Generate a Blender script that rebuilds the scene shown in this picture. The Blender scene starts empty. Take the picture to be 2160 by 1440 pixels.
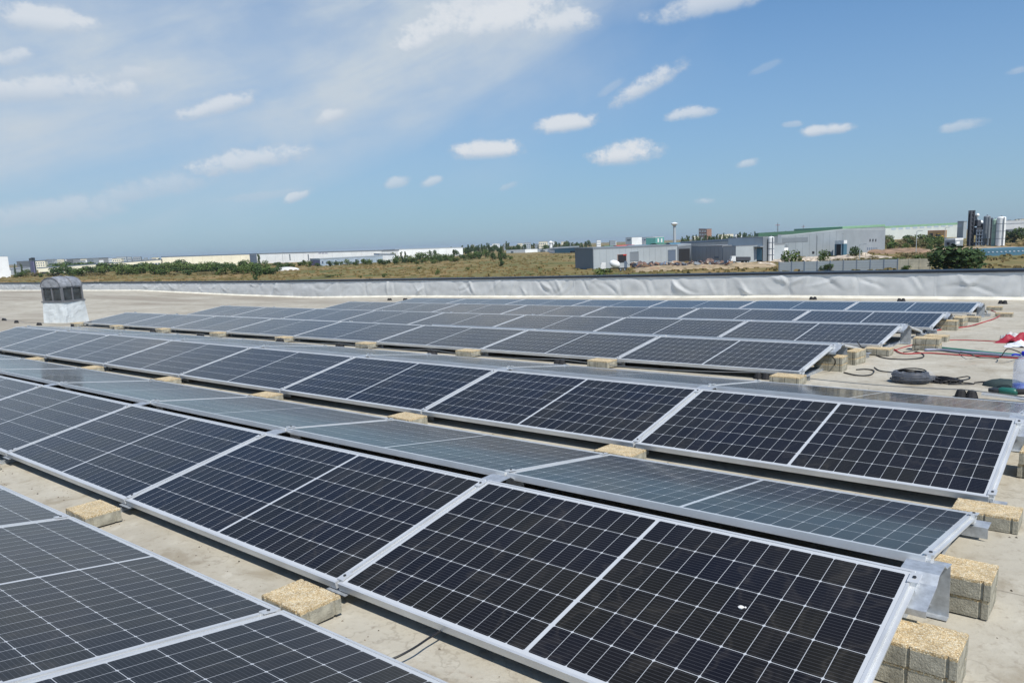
import bpy, bmesh, math, random
from mathutils import Vector, Matrix, noise
rnd = random.Random(7)
S = bpy.context.scene
COL = S.collection
# ------------------------------------------------------------------ camera
CAMP = Vector((0.6088, -1.8908, 1.5607))
YAW, PIT, ROL, FPX, CX, CY = -0.6742, -0.1736, -0.0371, 1599.6, 84.6, 75.1
_f = Vector((math.sin(YAW)*math.cos(PIT), math.cos(YAW)*math.cos(PIT), math.sin(PIT)))
_r0 = Vector((math.cos(YAW), -math.sin(YAW), 0)); _u0 = _r0.cross(_f)
_r = math.cos(ROL)*_r0 + math.sin(ROL)*_u0; _u = -math.sin(ROL)*_r0 + math.cos(ROL)*_u0
cd = bpy.data.cameras.new('camera'); cam = bpy.data.objects.new('camera', cd); COL.objects.link(cam)
cam.matrix_world = Matrix(((_r.x, _u.x, -_f.x, CAMP.x), (_r.y, _u.y, -_f.y, CAMP.y), (_r.z, _u.z, -_f.z, CAMP.z), (0, 0, 0, 1)))
cd.sensor_width = 36; cd.lens = FPX/2160*36; cd.shift_x = -CX/2160; cd.shift_y = CY/2160
cd.clip_start = .05; cd.clip_end = 30000
S.camera = cam
# ------------------------------------------------------------------ light
SUN_EL, SUN_AZ = math.radians(56), math.radians(114)      # azimuth measured from +Y towards +X
sd = bpy.data.lights.new('sun', 'SUN'); sun = bpy.data.objects.new('sun', sd); COL.objects.link(sun)
sd.energy = 4.9; sd.angle = math.radians(.55); sd.color = (1, .955, .88)
sv = Vector((math.sin(SUN_AZ)*math.cos(SUN_EL), math.cos(SUN_AZ)*math.cos(SUN_EL), math.sin(SUN_EL)))
sun.rotation_euler = sv.to_track_quat('Z', 'Y').to_euler(); sun.location = (20, 5, 30)
S.view_settings.view_transform = 'Standard'; S.view_settings.look = 'None'
S.view_settings.gamma = 1; S.view_settings.exposure = 0.0

def ray(u, v):
    d = _f + _r*((u-1080-CX)/FPX) + _u*((720+CY-v)/FPX)
    return d
def at(u, v, z=-8.0):
    d = ray(u, v); return CAMP + d*((z-CAMP.z)/d.z)

# ---- node helper
class NT:
    def __init__(s, tree): s.t = tree; s.t.nodes.clear()
    def n(s, ty, **k):
        o = s.t.nodes.new(ty)
        for a, b in k.items(): setattr(o, a, b)
        return o
    def put(s, sock, val):
        if isinstance(val, bpy.types.NodeSocket): s.t.links.new(val, sock)
        elif val is not None:
            try: sock.default_value = val
            except Exception: sock.default_value = (*val, 1)
    def m(s, op, a, b=None, c=None, clamp=False):
        o = s.n('ShaderNodeMath', operation=op, use_clamp=clamp)
        for i, x in enumerate((a, b, c)):
            if x is not None: s.put(o.inputs[i], x)
        return o.outputs[0]
    def vm(s, op, a, b=None, out=0):
        o = s.n('ShaderNodeVectorMath', operation=op)
        s.put(o.inputs[0], a)
        if b is not None: s.put(o.inputs['Scale' if op == 'SCALE' else 1], b)
        return o.outputs[out]
    def mix(s, f, a, b, bt='MIX'):
        o = s.n('ShaderNodeMix', data_type='RGBA', blend_type=bt)
        s.put(o.inputs[0], f); s.put(o.inputs[6], a); s.put(o.inputs[7], b); return o.outputs[2]
    def noise(s, vec, sc, det=4, rough=.55, out=0, dist=0):
        o = s.n('ShaderNodeTexNoise'); s.put(o.inputs['Vector'], vec)
        o.inputs['Scale'].default_value = sc; o.inputs['Detail'].default_value = det
        o.inputs['Roughness'].default_value = rough; o.inputs['Distortion'].default_value = dist
        return o.outputs[out]
    def ramp(s, f, *st):
        o = s.n('ShaderNodeValToRGB'); s.put(o.inputs[0], f); e = o.color_ramp.elements
        while len(e) < len(st): e.new(.5)
        for el, (p, c) in zip(e, st):
            el.position = p; el.color = (c, c, c, 1) if isinstance(c, (int, float)) else (*c, 1)
        return o.outputs[0]
    def mr(s, v, a, b, c=0., d=1., smooth=True):
        o = s.n('ShaderNodeMapRange', interpolation_type='SMOOTHSTEP' if smooth else 'LINEAR')
        s.put(o.inputs[0], v)
        for i, x in enumerate((a, b, c, d)): s.put(o.inputs[i+1], x)
        return o.outputs[0]
    def xyz(s, v):
        o = s.n('ShaderNodeSeparateXYZ'); s.put(o.inputs[0], v); return o.outputs
    def comb(s, x, y, z):
        o = s.n('ShaderNodeCombineXYZ')
        for i, q in enumerate((x, y, z)): s.put(o.inputs[i], q)
        return o.outputs[0]

# ------------------------------------------------------------------ world
W = bpy.data.worlds.new('World'); S.world = W; W.use_nodes = True
w = NT(W.node_tree)
tc = w.n('ShaderNodeTexCoord').outputs['Generated']
sky = w.n('ShaderNodeTexSky', sky_type='NISHITA', sun_disc=False, sun_elevation=SUN_EL, sun_rotation=SUN_AZ,
          altitude=100, air_density=1.0, dust_density=.6, ozone_density=2.2)
D_ = w.vm('NORMALIZE', tc)
dz = w.xyz(D_)[2]
n1 = w.noise(w.vm('MULTIPLY', D_, (1, 1, 1.6)), 9, 7, .6)
n2 = w.noise(w.vm('MULTIPLY', D_, (1, 1, 1.35)), 38, 8, .68)
n3 = w.noise(D_, 3.2, 5, .55)
n5 = w.noise(w.vm('MULTIPLY', D_, (1, 1, 1.3)), 17, 4, .6)
def dirv(u, v): return ray(u, v).normalized()
def ell(u, v, a, b, ang=0):
    """elliptic distance of the view direction from a cloud at direction (u,v)"""
    c = dirv(u, v); up = Vector((0, 0, 1)); t1 = c.cross(up).normalized(); t2 = t1.cross(c).normalized()
    ca, sa = math.cos(ang), math.sin(ang); e1 = (t1*ca+t2*sa)/(a/FPX); e2 = (-t1*sa+t2*ca)/(b/FPX)
    k1, k2 = -e1.dot(c), -e2.dot(c)
    x = w.m('ADD', w.vm('DOT_PRODUCT', D_, tuple(e1), 1), k1)
    y = w.m('ADD', w.vm('DOT_PRODUCT', D_, tuple(e2), 1), k2)
    r = w.m('ADD', w.m('MULTIPLY', x, x), w.m('MULTIPLY', y, y))
    fr = w.mr(w.vm('DOT_PRODUCT', D_, tuple(c), 1), .2, .4, 50., 0.)
    return w.m('ADD', r, fr), y
# soft veil of high cloud
veil = None
for (u, v, a, b, g, k) in ((330, 170, 760, 175, .22, 1.0), (760, 130, 520, 150, .38, .95), (1080, 60, 420, 115, .48, .85), (1150, -120, 700, 190, .2, .85),
                        (820, 260, 430, 85, .46, .66), (60, 195, 280, 50, .12, .7), (560, 110, 380, 130, .3, .95), (250, 430, 320, 60, .2, .36),
                        (150, 100, 1050, 280, .1, .66), (-200, 340, 1000, 200, .05, .48), (560, 330, 380, 60, .4, .42)):
    r, y = ell(u, v, a, b, g)
    q = w.mr(w.m('ADD', r, w.m('MULTIPLY', w.m('SUBTRACT', n3, .5), 1.3)), 1.25, .0, 0., k)
    veil = q if veil is None else w.m('MAXIMUM', veil, q)
e1_ = _r*math.cos(.42)+_u*math.sin(.42); e2_ = -_r*math.sin(.42)+_u*math.cos(.42)
e1_ = tuple(e1_); e2_ = tuple(e2_)
sv_ = w.comb(w.m('MULTIPLY', w.vm('DOT_PRODUCT', D_, e1_, 1), 2.2), w.m('MULTIPLY', w.vm('DOT_PRODUCT', D_, e2_, 1), 11.), 0.)
n4 = w.noise(sv_, 1.6, 7, .58, dist=.5)
vn = w.m('MULTIPLY', w.mr(n1, .3, .75, .78, 1.12), w.mr(n4, .30, .68, .62, 1.15))
veil = w.m('MULTIPLY', veil, vn, clamp=True)
# cumulus puffs
puff = None
PF = ((1025, 316, 72, 20, .02, 1), (1322, 324, 78, 25, .05, 1), (1200, 261, 72, 18, .1, .95), (1370, 172, 82, 22, .42, .85), (1456, 240, 54, 13, .1, .75),
      (1745, 273, 46, 12, .05, .85), (2030, 266, 40, 10, .1, .55), (838, 386, 26, 12, .2, .6), (911, 383, 23, 10, .3, .65), (620, 417, 30, 10, .35, .7),
      (1577, 345, 24, 9, .2, .6), (1486, 424, 22, 7, 0, .6), (1075, 392, 22, 7, .3, .4), (85, 42, 88, 24, -.02, .85), (28, 122, 36, 15, .3, .7),
      (455, 226, 84, 17, .3, .8), (705, 243, 42, 16, .4, .7), (520, 340, 120, 23, .18, .75), (110, 188, 150, 26, .08, .75), (270, 160, 70, 16, .2, .5), (110, 446, 125, 26, .1, .5),
      (325, 396, 105, 26, .2, .5), (215, 428, 70, 18, .3, .4), (925, 62, 115, 32, .38, 1), (1050, 42, 140, 44, .12, 1), (1170, 52, 85, 26, .1, .85), (1500, 8, 130, 22, .12, .75), (560, 412, 90, 9, .1, .3),
      (1670, 262, 20, 7, 0, .45), (1620, 140, 34, 8, .3, .25), (2150, 148, 22, 7, .1, .4), (1290, 185, 40, 9, .5, .3), (1040, 10, 150, 30, .1, .8))
lit = None
for (u, v, a, b, g, k) in PF:
    r, y = ell(u, v, a*1.12, b*1.22, g)
    # flat bases, ragged tops
    wv = w.m('MULTIPLY', w.m('SUBTRACT', w.m('ADD', w.m('MULTIPLY', n2, .62), w.m('MULTIPLY', n5, .38)), .5), 3.5)
    q = w.mr(w.m('ADD', r, wv), 1.0, .06, 0., k)
    q = w.m('MULTIPLY', q, w.mr(y, -1.0, -.35))
    puff = q if puff is None else w.m('MAXIMUM', puff, q)
    yy = w.m('MULTIPLY', q, w.mr(y, -1., .5)); lit = yy if lit is None else w.m('MAXIMUM', lit, yy)
skyc = w.vm('MULTIPLY', sky.outputs[0], (.66, 1.02, 1.27))
low = w.mr(dz, .0, .42, 1., 0.)
skyc = w.mix(w.m('MULTIPLY', low, .62), skyc, (3.05, 4.15, 5.7, 1))
c1 = w.mix(veil, skyc, (5.45, 6.25, 7.1, 1))
pc = w.mix(w.mr(lit, .1, .75), (5.1, 5.9, 6.9, 1), (7.1, 7.5, 8.0, 1))
c2 = w.mix(puff, c1, pc)
bg = w.n('ShaderNodeBackground'); w.put(bg.inputs[0], c2); bg.inputs[1].default_value = .1
wo = w.n('ShaderNodeOutputWorld'); w.t.links.new(bg.outputs[0], wo.inputs[0])

# ------------------------------------------------------------------ materials
def mat(name, col, rough=.7, metal=0., var=.12, sc=6., bump=0., bsc=40., col2=None, spec=.5, coord='Object', det=4):
    m = bpy.data.materials.new(name); m.use_nodes = True; t = NT(m.node_tree)
    p = t.n('ShaderNodeBsdfPrincipled'); o = t.n('ShaderNodeOutputMaterial'); t.t.links.new(p.outputs[0], o.inputs[0])
    c = t.n('ShaderNodeTexCoord').outputs[coord]
    f = t.noise(c, sc, det, .6)
    if col2 is None: col2 = tuple(x*(1-var*2) for x in col)
    hi = tuple(min(1, x*(1+var)) for x in col)
    t.put(p.inputs['Base Color'], t.ramp(f, (.32, col2), (.68, hi)))
    t.put(p.inputs['Roughness'], rough); t.put(p.inputs['Metallic'], metal); t.put(p.inputs['Specular IOR Level'], spec)
    if bump:
        b = t.n('ShaderNodeBump'); b.inputs['Strength'].default_value = bump; b.inputs['Distance'].default_value = .01
        t.put(b.inputs['Height'], t.noise(c, bsc, 5, .6)); t.put(p.inputs['Normal'], b.outputs[0])
    m['p'] = 1
    return m
def nodes_of(m):
    return m.node_tree, [n for n in m.node_tree.nodes if n.type == 'BSDF_PRINCIPLED'][0]

M = {}
M['alu'] = mat('aluminium frame', (.66, .67, .67), .45, .45, .06, 4)
M['zinc'] = mat('galvanised sheet', (.50, .53, .56), .55, .6, .12, 30)
M['steel_dark'] = mat('dark steel', (.05, .055, .06), .5, .5)
M['backsheet'] = mat('darkened backsheet', (.16, .16, .17), .6)  # white underside coloured dark grey to deepen the shade beneath the panels
M['rubber'] = mat('black rubber', (.018, .018, .02), .8, 0, .2, 20)
M['cable_black'] = mat('black cable sheath', (.016, .016, .018), .5)
M['cable_red'] = mat('red cable sheath', (.42, .03, .035), .5)
M['cable_green'] = mat('green hose', (.06, .22, .17), .5)
M['cable_grey'] = mat('grey conduit', (.26, .28, .36), .5)
M['wire'] = mat('zinc wire', (.3, .31, .31), .5, .6)

# photovoltaic glass
def pv_material():
    m = bpy.data.materials.new('photovoltaic glass'); m.use_nodes = True; t = NT(m.node_tree)
    p = t.n('ShaderNodeBsdfPrincipled'); o = t.n('ShaderNodeOutputMaterial'); t.t.links.new(p.outputs[0], o.inputs[0])
    uv = t.n('ShaderNodeUVMap').outputs[0]; X = t.xyz(uv)
    x, y = X[0], X[1]
    LG, WG, mx, my, gap = PL, PW, .026, .030, .018
    half = (LG-2*mx-gap)/2; cw = half/12; ch = (WG-2*my)/6
    xa = t.m('ABSOLUTE', t.m('SUBTRACT', x, LG/2))                 # distance from centre line
    xc = t.m('SUBTRACT', xa, gap/2)
    sgn = t.m('GREATER_THAN', x, LG/2)
    fx = t.m('MODULO', t.m('ADD', xc, cw*4), cw); fy = t.m('MODULO', t.m('ADD', t.m('SUBTRACT', y, my), ch*4), ch)
    ex = t.m('MINIMUM', fx, t.m('SUBTRACT', cw, fx)); ey = t.m('MINIMUM', fy, t.m('SUBTRACT', ch, fy))
    lx = t.m('LESS_THAN', ex, .0010); ly = t.m('LESS_THAN', ey, .0012)
    dia = t.m('LESS_THAN', t.m('ADD', ex, ey), .0075)
    out = t.m('MAXIMUM', t.m('LESS_THAN', xc, 0), t.m('GREATER_THAN', xc, half))
    yc = t.m('SUBTRACT', t.m('ABSOLUTE', t.m('SUBTRACT', y, WG/2)), WG/2-my)
    out = t.m('MAXIMUM', out, t.m('GREATER_THAN', yc, 0))
    line = t.m('MAXIMUM', t.m('MAXIMUM', lx, ly), t.m('MAXIMUM', dia, out))
    # fine busbars, nine to a cell
    bp = ch/10; fb = t.m('MODULO', t.m('ADD', fy, 0), bp); eb = t.m('ABSOLUTE', t.m('SUBTRACT', fb, bp/2))
    bus = t.m('MULTIPLY', t.m('LESS_THAN', eb, .0009), .55)
    # cell tone
    ix = t.m('FLOOR', t.m('DIVIDE', xc, cw)); iy = t.m('FLOOR', t.m('DIVIDE', t.m('SUBTRACT', y, my), ch))
    oi = t.n('ShaderNodeObjectInfo').outputs['Random']
    wn = t.n('ShaderNodeTexWhiteNoise', noise_dimensions='4D')
    t.put(wn.inputs['Vector'], t.comb(t.m('FLOOR', t.m('MULTIPLY', ix, .5)), iy, sgn)); t.put(wn.inputs['W'], t.m('MULTIPLY', oi, 91.))
    big = t.noise(t.vm('ADD', uv, t.comb(t.m('MULTIPLY', oi, 37.), 0, 0)), 1.6, 2, .5)
    f = t.m('ADD', t.m('MULTIPLY', wn.outputs[0], .45), t.m('MULTIPLY', big, .75))
    cell = t.ramp(f, (.3, (.0045, .0054, .0110)), (.55, (.0052, .0054, .0080)), (.85, (.0090, .0086, .0070)))
    cell = t.mix(bus, cell, (.075, .078, .088, 1))
    col = t.mix(line, cell, (.46, .48, .50, 1))
    # film of dust
    g = t.n('ShaderNodeNewGeometry').outputs['Position']
    dust = t.m('MULTIPLY', t.mr(t.noise(g, 2.6, 6, .65), .3, .8, .3, 1.), .022)
    d2 = t.noise(t.vm('MULTIPLY', t.vm('ADD', uv, t.comb(t.m('MULTIPLY', oi, 53.), 0, 0)), (7, 1.3, 1)), 1.2, 6, .65)
    dust = t.m('ADD', dust, t.mr(d2, .5, .75, 0., .03))
    ring = t.m('ABSOLUTE', t.m('SUBTRACT', t.noise(t.vm('ADD', g, (5, 3, 1)), 2.1, 3, .5), .52))
    dust = t.m('ADD', dust, t.mr(ring, .0, .018, .022, 0.))
    sp = t.mr(t.noise(g, 150, 2, .5), .74, .80, 0., .22)
    col = t.mix(t.m('MAXIMUM', dust, t.m('MULTIPLY', sp, .5)), col, (.42, .37, .30, 1))
    t.put(p.inputs['Base Color'], col)
    t.put(p.inputs['Roughness'], t.mr(t.noise(g, 1.2, 4), .3, .7, .08, .15)); p.inputs['IOR'].default_value = 1.24
    p.inputs['Sheen Weight'].default_value = .09; p.inputs['Sheen Roughness'].default_value = .35; p.inputs['Sheen Tint'].default_value = (1, .88, .76, 1)
    p.inputs['Specular IOR Level'].default_value = .5
    b = t.n('ShaderNodeBump'); b.inputs['Strength'].default_value = .10; b.inputs['Distance'].default_value = .003
    t.put(b.inputs['Height'], t.noise(g, 3.0, 2)); t.put(p.inputs['Normal'], b.outputs[0])
    return m
LJ = 2.12*1.0369            # pitch of the joints
PL, PW, PH = LJ-.02, 1.0397, .035
M['pv'] = pv_material()

def grit_material():
    m = bpy.data.materials.new('exposed aggregate'); m.use_nodes = True; t = NT(m.node_tree)
    p = t.n('ShaderNodeBsdfPrincipled'); o = t.n('ShaderNodeOutputMaterial'); t.t.links.new(p.outputs[0], o.inputs[0])
    c = t.n('ShaderNodeTexCoord').outputs['Object']
    oi = t.n('ShaderNodeObjectInfo').outputs['Random']
    c = t.vm('ADD', c, t.comb(t.m('MULTIPLY', oi, 5.), 0, 0))
    v = t.n('ShaderNodeTexVoronoi'); t.put(v.inputs['Vector'], c); v.inputs['Scale'].default_value = 185
    r = t.xyz(v.outputs['Color'])[0]
    col = t.ramp(r, (.0, (.50, .35, .17)), (.3, (.64, .48, .26)), (.65, (.73, .58, .35)), (.95, (.80, .70, .50)))
    d = t.m('MULTIPLY', t.mr(v.outputs['Distance'], .25, .75, 1., .62), t.mr(t.noise(c, 14, 4), .3, .7, .78, 1.06))
    col = t.mix(1., col, d, 'MULTIPLY')
    t.put(p.inputs['Base Color'], col); t.put(p.inputs['Roughness'], .85)
    b = t.n('ShaderNodeBump'); b.inputs['Strength'].default_value = .7; b.inputs['Distance'].default_value = .004
    t.put(b.inputs['Height'], d); t.put(p.inputs['Normal'], b.outputs[0])
    return m
M['grit'] = grit_material()
M['concrete'] = mat('cast concrete', (.37, .345, .27), .9, 0, .24, 16, .6, 120, det=7)
M['concrete_pale'] = mat('pale concrete', (.50, .47, .38), .9, 0, .12, 22, .4, 120)

def roof_material():
    m = bpy.data.materials.new('weathered roof membrane'); m.use_nodes = True; t = NT(m.node_tree)
    p = t.n('ShaderNodeBsdfPrincipled'); o = t.n('ShaderNodeOutputMaterial'); t.t.links.new(p.outputs[0], o.inputs[0])
    g = t.n('ShaderNodeNewGeometry').outputs['Position']; X = t.xyz(g)
    a = t.noise(g, .45, 6, .6, dist=.6); b_ = t.noise(g, 3.4, 6, .65, dist=.4); c_ = t.noise(g, 26, 5, .7)
    s_ = t.noise(t.vm('MULTIPLY', g, (.10, .42, 1)), 1., 4, .6)
    col = t.ramp(a, (.3, (.335, .300, .235)), (.5, (.41, .376, .302)), (.7, (.465, .435, .360)))
    col = t.mix(t.mr(b_, .50, .70, 0., .8), col, (.27, .230, .165, 1))
    col = t.mix(t.mr(b_, .47, .30, 0., .6), col, (.54, .51, .43, 1))
    col = t.mix(t.mr(c_, .52, .72, 0., .55), col, (.24, .20, .15, 1))
    st_ = t.noise(t.vm('ADD', g, (31, 7, 0)), 1.1, 7, .7, dist=1.2)
    col = t.mix(t.mr(st_, .58, .72, 0., .55), col, (.33, .235, .165, 1))
    cr = t.m('ABSOLUTE', t.m('SUBTRACT', t.noise(t.vm('ADD', g, (3, 77, 0)), .8, 6, .6), .5))
    col = t.mix(t.mr(cr, .0, .006, .35, 0.), col, (.20, .17, .13, 1))
    # dried puddles on the far left part of the roof
    far = t.m('MULTIPLY', t.mr(X[0], -16, -26), t.mr(s_, .42, .62))
    col = t.mix(t.m('MULTIPLY', far, .75), col, (.255, .215, .165, 1))
    # sheet seams
    wob = t.m('MULTIPLY', t.m('SUBTRACT', t.noise(g, 1.3, 3), .5), .05)
    sx = t.m('ABSOLUTE', t.m('SUBTRACT', t.m('PINGPONG', t.m('ADD', t.m('ADD', X[1], 40.4), wob), 1.05), .0))
    sy = t.m('PINGPONG', t.m('ADD', t.m('ADD', X[0], 101.35), wob), 5.1)
    seam = t.m('MAXIMUM', t.m('LESS_THAN', sx, .005), t.m('LESS_THAN', sy, .006))
    col = t.mix(t.m('MULTIPLY', seam, .5), col, (.16, .14, .115, 1))
    t.put(p.inputs['Base Color'], col); t.put(p.inputs['Roughness'], .85)
    bm_ = t.n('ShaderNodeBump'); bm_.inputs['Strength'].default_value = .5; bm_.inputs['Distance'].default_value = .02
    t.put(bm_.inputs['Height'], t.m('ADD', t.m('MULTIPLY', b_, .7), t.m('MULTIPLY', c_, .3))); t.put(p.inputs['Normal'], bm_.outputs[0])
    return m
M['roof'] = roof_material()
M['membrane'] = mat('white wall membrane', (.66, .66, .64), .6, 0, .07, 1.6, .3, 8, coord='Object')
M['cant'] = mat('pale cream strip', (.66, .63, .54), .8, 0, .10, 2)
M['coping'] = mat('dark metal coping', (.035, .042, .055), .45, .3, .1, 3)

def field_material():
    m = bpy.data.materials.new('dry grass plain'); m.use_nodes = True; t = NT(m.node_tree)
    p = t.n('ShaderNodeBsdfPrincipled'); o = t.n('ShaderNodeOutputMaterial'); t.t.links.new(p.outputs[0], o.inputs[0])
    g = t.n('ShaderNodeNewGeometry').outputs['Position']
    a = t.noise(g, .012, 7, .66, dist=.8); b_ = t.noise(g, .035, 7, .7, dist=.5); c_ = t.noise(g, .35, 5, .7)
    col = t.ramp(a, (.34, (.125, .125, .050)), (.5, (.215, .165, .072)), (.64, (.285, .185, .090)))
    col = t.mix(t.mr(b_, .48, .62, 0., .85), col, (.085, .105, .038, 1))
    col = t.mix(t.mr(c_, .55, .75, 0., .5), col, (.34, .27, .16, 1))
    col = t.mix(t.mr(c_, .44, .28, 0., .5), col, (.08, .085, .035, 1))
    t.put(p.inputs['Base Color'], col); t.put(p.inputs['Roughness'], .95); p.inputs['Specular IOR Level'].default_value = .1
    return m
M['field'] = field_material()

# ------------------------------------------------------------------ mesh helpers
class MB:
    def __init__(s): s.v = []; s.f = []; s.mi = []; s.uv = None
    def add(s, vs, fs, mi=0):
        o = len(s.v); s.v += [tuple(v) for v in vs]; s.f += [tuple(o+i for i in f) for f in fs]; s.mi += [mi]*len(fs); return s
    def box(s, x0, x1, y0, y1, z0, z1, mi=0, M_=None):
        vs = [Vector((x, y, z)) for z in (z0, z1) for y in (y0, y1) for x in (x0, x1)]
        if M_ is not None: vs = [M_ @ v for v in vs]
        return s.add(vs, [(0, 2, 3, 1), (4, 5, 7, 6), (0, 1, 5, 4), (2, 6, 7, 3), (0, 4, 6, 2), (1, 3, 7, 5)], mi)
    def tube(s, pts, r, n=6, mi=0, caps=True):
        P = [Vector(p) for p in pts]; o = len(s.v); rs = r if isinstance(r, (list, tuple)) else [r]*len(P)
        for i, p in enumerate(P):
            d = (P[min(i+1, len(P)-1)]-P[max(i-1, 0)]).normalized()
            a = d.cross(Vector((0, 0, 1)));
            if a.length < .05: a = d.cross(Vector((0, 1, 0)))
            a.normalize(); b = d.cross(a)
            for k in range(n):
                t = 2*math.pi*k/n; s.v.append(tuple(p+(a*math.cos(t)+b*math.sin(t))*rs[i]))
        for i in range(len(P)-1):
            for k in range(n):
                q = o+i*n; s.f.append((q+k, q+(k+1) % n, q+n+(k+1) % n, q+n+k)); s.mi.append(mi)
        if caps:
            s.f.append(tuple(o+k for k in range(n))[::-1]); s.mi.append(mi)
            q = o+(len(P)-1)*n; s.f.append(tuple(q+k for k in range(n))); s.mi.append(mi)
        return s
    def lathe(s, prof, n=16, c=(0, 0, 0), mi=0, cap=True):
        o = len(s.v)
        for (r, z) in prof:
            for k in range(n):
                t = 2*math.pi*k/n; s.v.append((c[0]+r*math.cos(t), c[1]+r*math.sin(t), c[2]+z))
        for i in range(len(prof)-1):
            for k in range(n):
                q = o+i*n; s.f.append((q+k, q+(k+1) % n, q+n+(k+1) % n, q+n+k)); s.mi.append(mi)
        if cap:
            s.f.append(tuple(o+k for k in range(n))[::-1]); s.mi.append(mi)
            q = o+(len(prof)-1)*n; s.f.append(tuple(q+k for k in range(n))); s.mi.append(mi)
        return s
    def prism(s, poly, z0, z1, mi=0):
        n = len(poly); z0 = z0 if isinstance(z0, list) else [z0]*n; z1 = z1 if isinstance(z1, list) else [z1]*n
        vs = [(p[0], p[1], z) for p, z in zip(poly, z0)]+[(p[0], p[1], z) for p, z in zip(poly, z1)]
        fs = [tuple(range(n))[::-1], tuple(range(n, 2*n))]+[(i, (i+1) % n, n+(i+1) % n, n+i) for i in range(n)]
        return s.add(vs, fs, mi)
    def build(s, name, mats, parent=None, smooth=False, bevel=0):
        me = bpy.data.meshes.new(name); me.from_pydata(s.v, [], s.f)
        for m in (mats if isinstance(mats, list) else [mats]): me.materials.append(m)
        for p, i in zip(me.polygons, s.mi): p.material_index = i; p.use_smooth = smooth
        bm = bmesh.new(); bm.from_mesh(me)
        bmesh.ops.recalc_face_normals(bm, faces=bm.faces)
        if bevel: bmesh.ops.bevel(bm, geom=[e for e in bm.edges if e.calc_face_angle(0) > .6], offset=bevel, segments=1, affect='EDGES')
        bm.to_mesh(me); bm.free()
        o = bpy.data.objects.new(name, me); COL.objects.link(o); o.parent = parent
        return o
def tag(o, label, cat, group=None, kind=None):
    if label: o['label'] = label
    if cat: o['category'] = cat
    if group: o['group'] = group
    if kind: o['kind'] = kind
    return o
def empty(name, loc=(0, 0, 0), rz=0, mat_=None):
    o = bpy.data.objects.new(name, None); COL.objects.link(o); o.empty_display_size = .1
    if mat_ is not None: o.matrix_world = mat_
    else: o.location = loc; o.rotation_euler = (0, 0, rz)
    return o
def kids(o): return [c for c in COL.objects if c.parent == o]
def clone(root, parts, mat_=None, loc=None, rz=0, sc=None):
    """copy a thing: parts = [(part, [subparts])]"""
    r = root.copy(); COL.objects.link(r)
    if mat_ is not None: r.matrix_world = mat_
    if loc is not None: r.location = loc; r.rotation_euler = (0, 0, rz)
    if sc is not None: r.scale = sc
    for p, subs in parts:
        c = p.copy(); COL.objects.link(c); c.parent = r
        for q in subs:
            d = q.copy(); COL.objects.link(d); d.parent = c
    return r
ORD = ['first', 'second', 'third', 'fourth', 'fifth', 'sixth', 'seventh', 'eighth', 'ninth', 'tenth', 'eleventh', 'twelfth', 'thirteenth', 'fourteenth']
def catmull(pts, seg=6):
    P = [Vector(p) for p in pts]; P = [P[0]*2-P[1]]+P+[P[-1]*2-P[-2]]; o = []
    for i in range(1, len(P)-2):
        a, b, c, d = P[i-1:i+3]
        for k in range(seg):
            t = k/seg; o.append(.5*((2*b)+(c-a)*t+(2*a-5*b+4*c-d)*t*t+(3*b-a-3*c+d)*t**3))
    return o+[P[-2]]

# ------------------------------------------------------------------ the rows: y, x of right end, base height, slope along x, curve, yaw, tip
ROWS = {'A': (-2.5312, .0936, .033, 1.9605, .0567, 0, .0169), 'B': (2.5036, .0170, .0658, .1609, -.1967, .0043, .0408),
        'C': (0, 0, 0, .6822, .0567, 0, .0347), 'D': (5.4864, -2.1072, .1186, .2602, -.1568, .0039, -.0265),
        'E': (7.9304, -2.0187, .0974, .8856, .1230, .0014, -.0322), 'F': (10.6329, -2.0119, .0145, .5379, .0199, .0089, -.0455),
        'G': (13.3263, -1.9447, .0021, .7743, .0520, .0307, -.0860)}
TILT, HLOW, GAP = .1695, .1, .1507
def rz_(row, x):
    q = ROWS[row]; x = max(x, -19.5); return q[2]+q[3]*x*.01+q[4]*x*x*.001
def rpt(row, kind, n):
    Y, X, z0, a, b, ya, dt = ROWS[row]; x = X-n*LJ
    t = TILT+dt; t2 = TILT-dt; c, s = PW*math.cos(t), PW*math.sin(t); cb, sb = PW*math.cos(t2), PW*math.sin(t2)
    yy, zz = {'fb': (0, HLOW), 'ft': (c, HLOW+s), 'bt': (c+GAP, HLOW+s), 'bl': (c+cb+GAP, HLOW+s-sb)}[kind]
    dx = x-X; xx = X+dx*math.cos(ya)-yy*math.sin(ya); y = Y+dx*math.sin(ya)+yy*math.cos(ya)
    return Vector((xx, y, zz+rz_(row, xx)))
PB = [(-110, -.75), (-78, -.70), (-67, -.60), (-51, -.46), (-39.4, -.61), (-32.6, -.65), (-25.8, -.51), (-19, -.43), (-11.6, -.34), (-8.3, -.28), (-2, -.25), (60, -.2)]
def interp(T, x):
    if x <= T[0][0]: return T[0][1]
    for (a, b), (c, d) in zip(T, T[1:]):
        if x <= c: return b+(d-b)*(x-a)/(c-a)
    return T[-1][1]
def pb(x): return interp(PB, x)
KN = []
for r_, nm in sorted((ROWS[k][0], k) for k in ROWS):
    dt = ROWS[nm][6]; KN += [(r_-.05, nm, 0), (r_+2.2, nm, 2.2*dt)]
def roof_raw(x, y):
    xc = max(min(x, 3), -19.5); T = [(yy, rz_(nm, xc)+d) for yy, nm, d in KN]
    T = [(-40, T[0][1]-.02)]+T+[(20.4, pb(xc)), (30, pb(xc))]
    z = interp(T, y)
    return z
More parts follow.
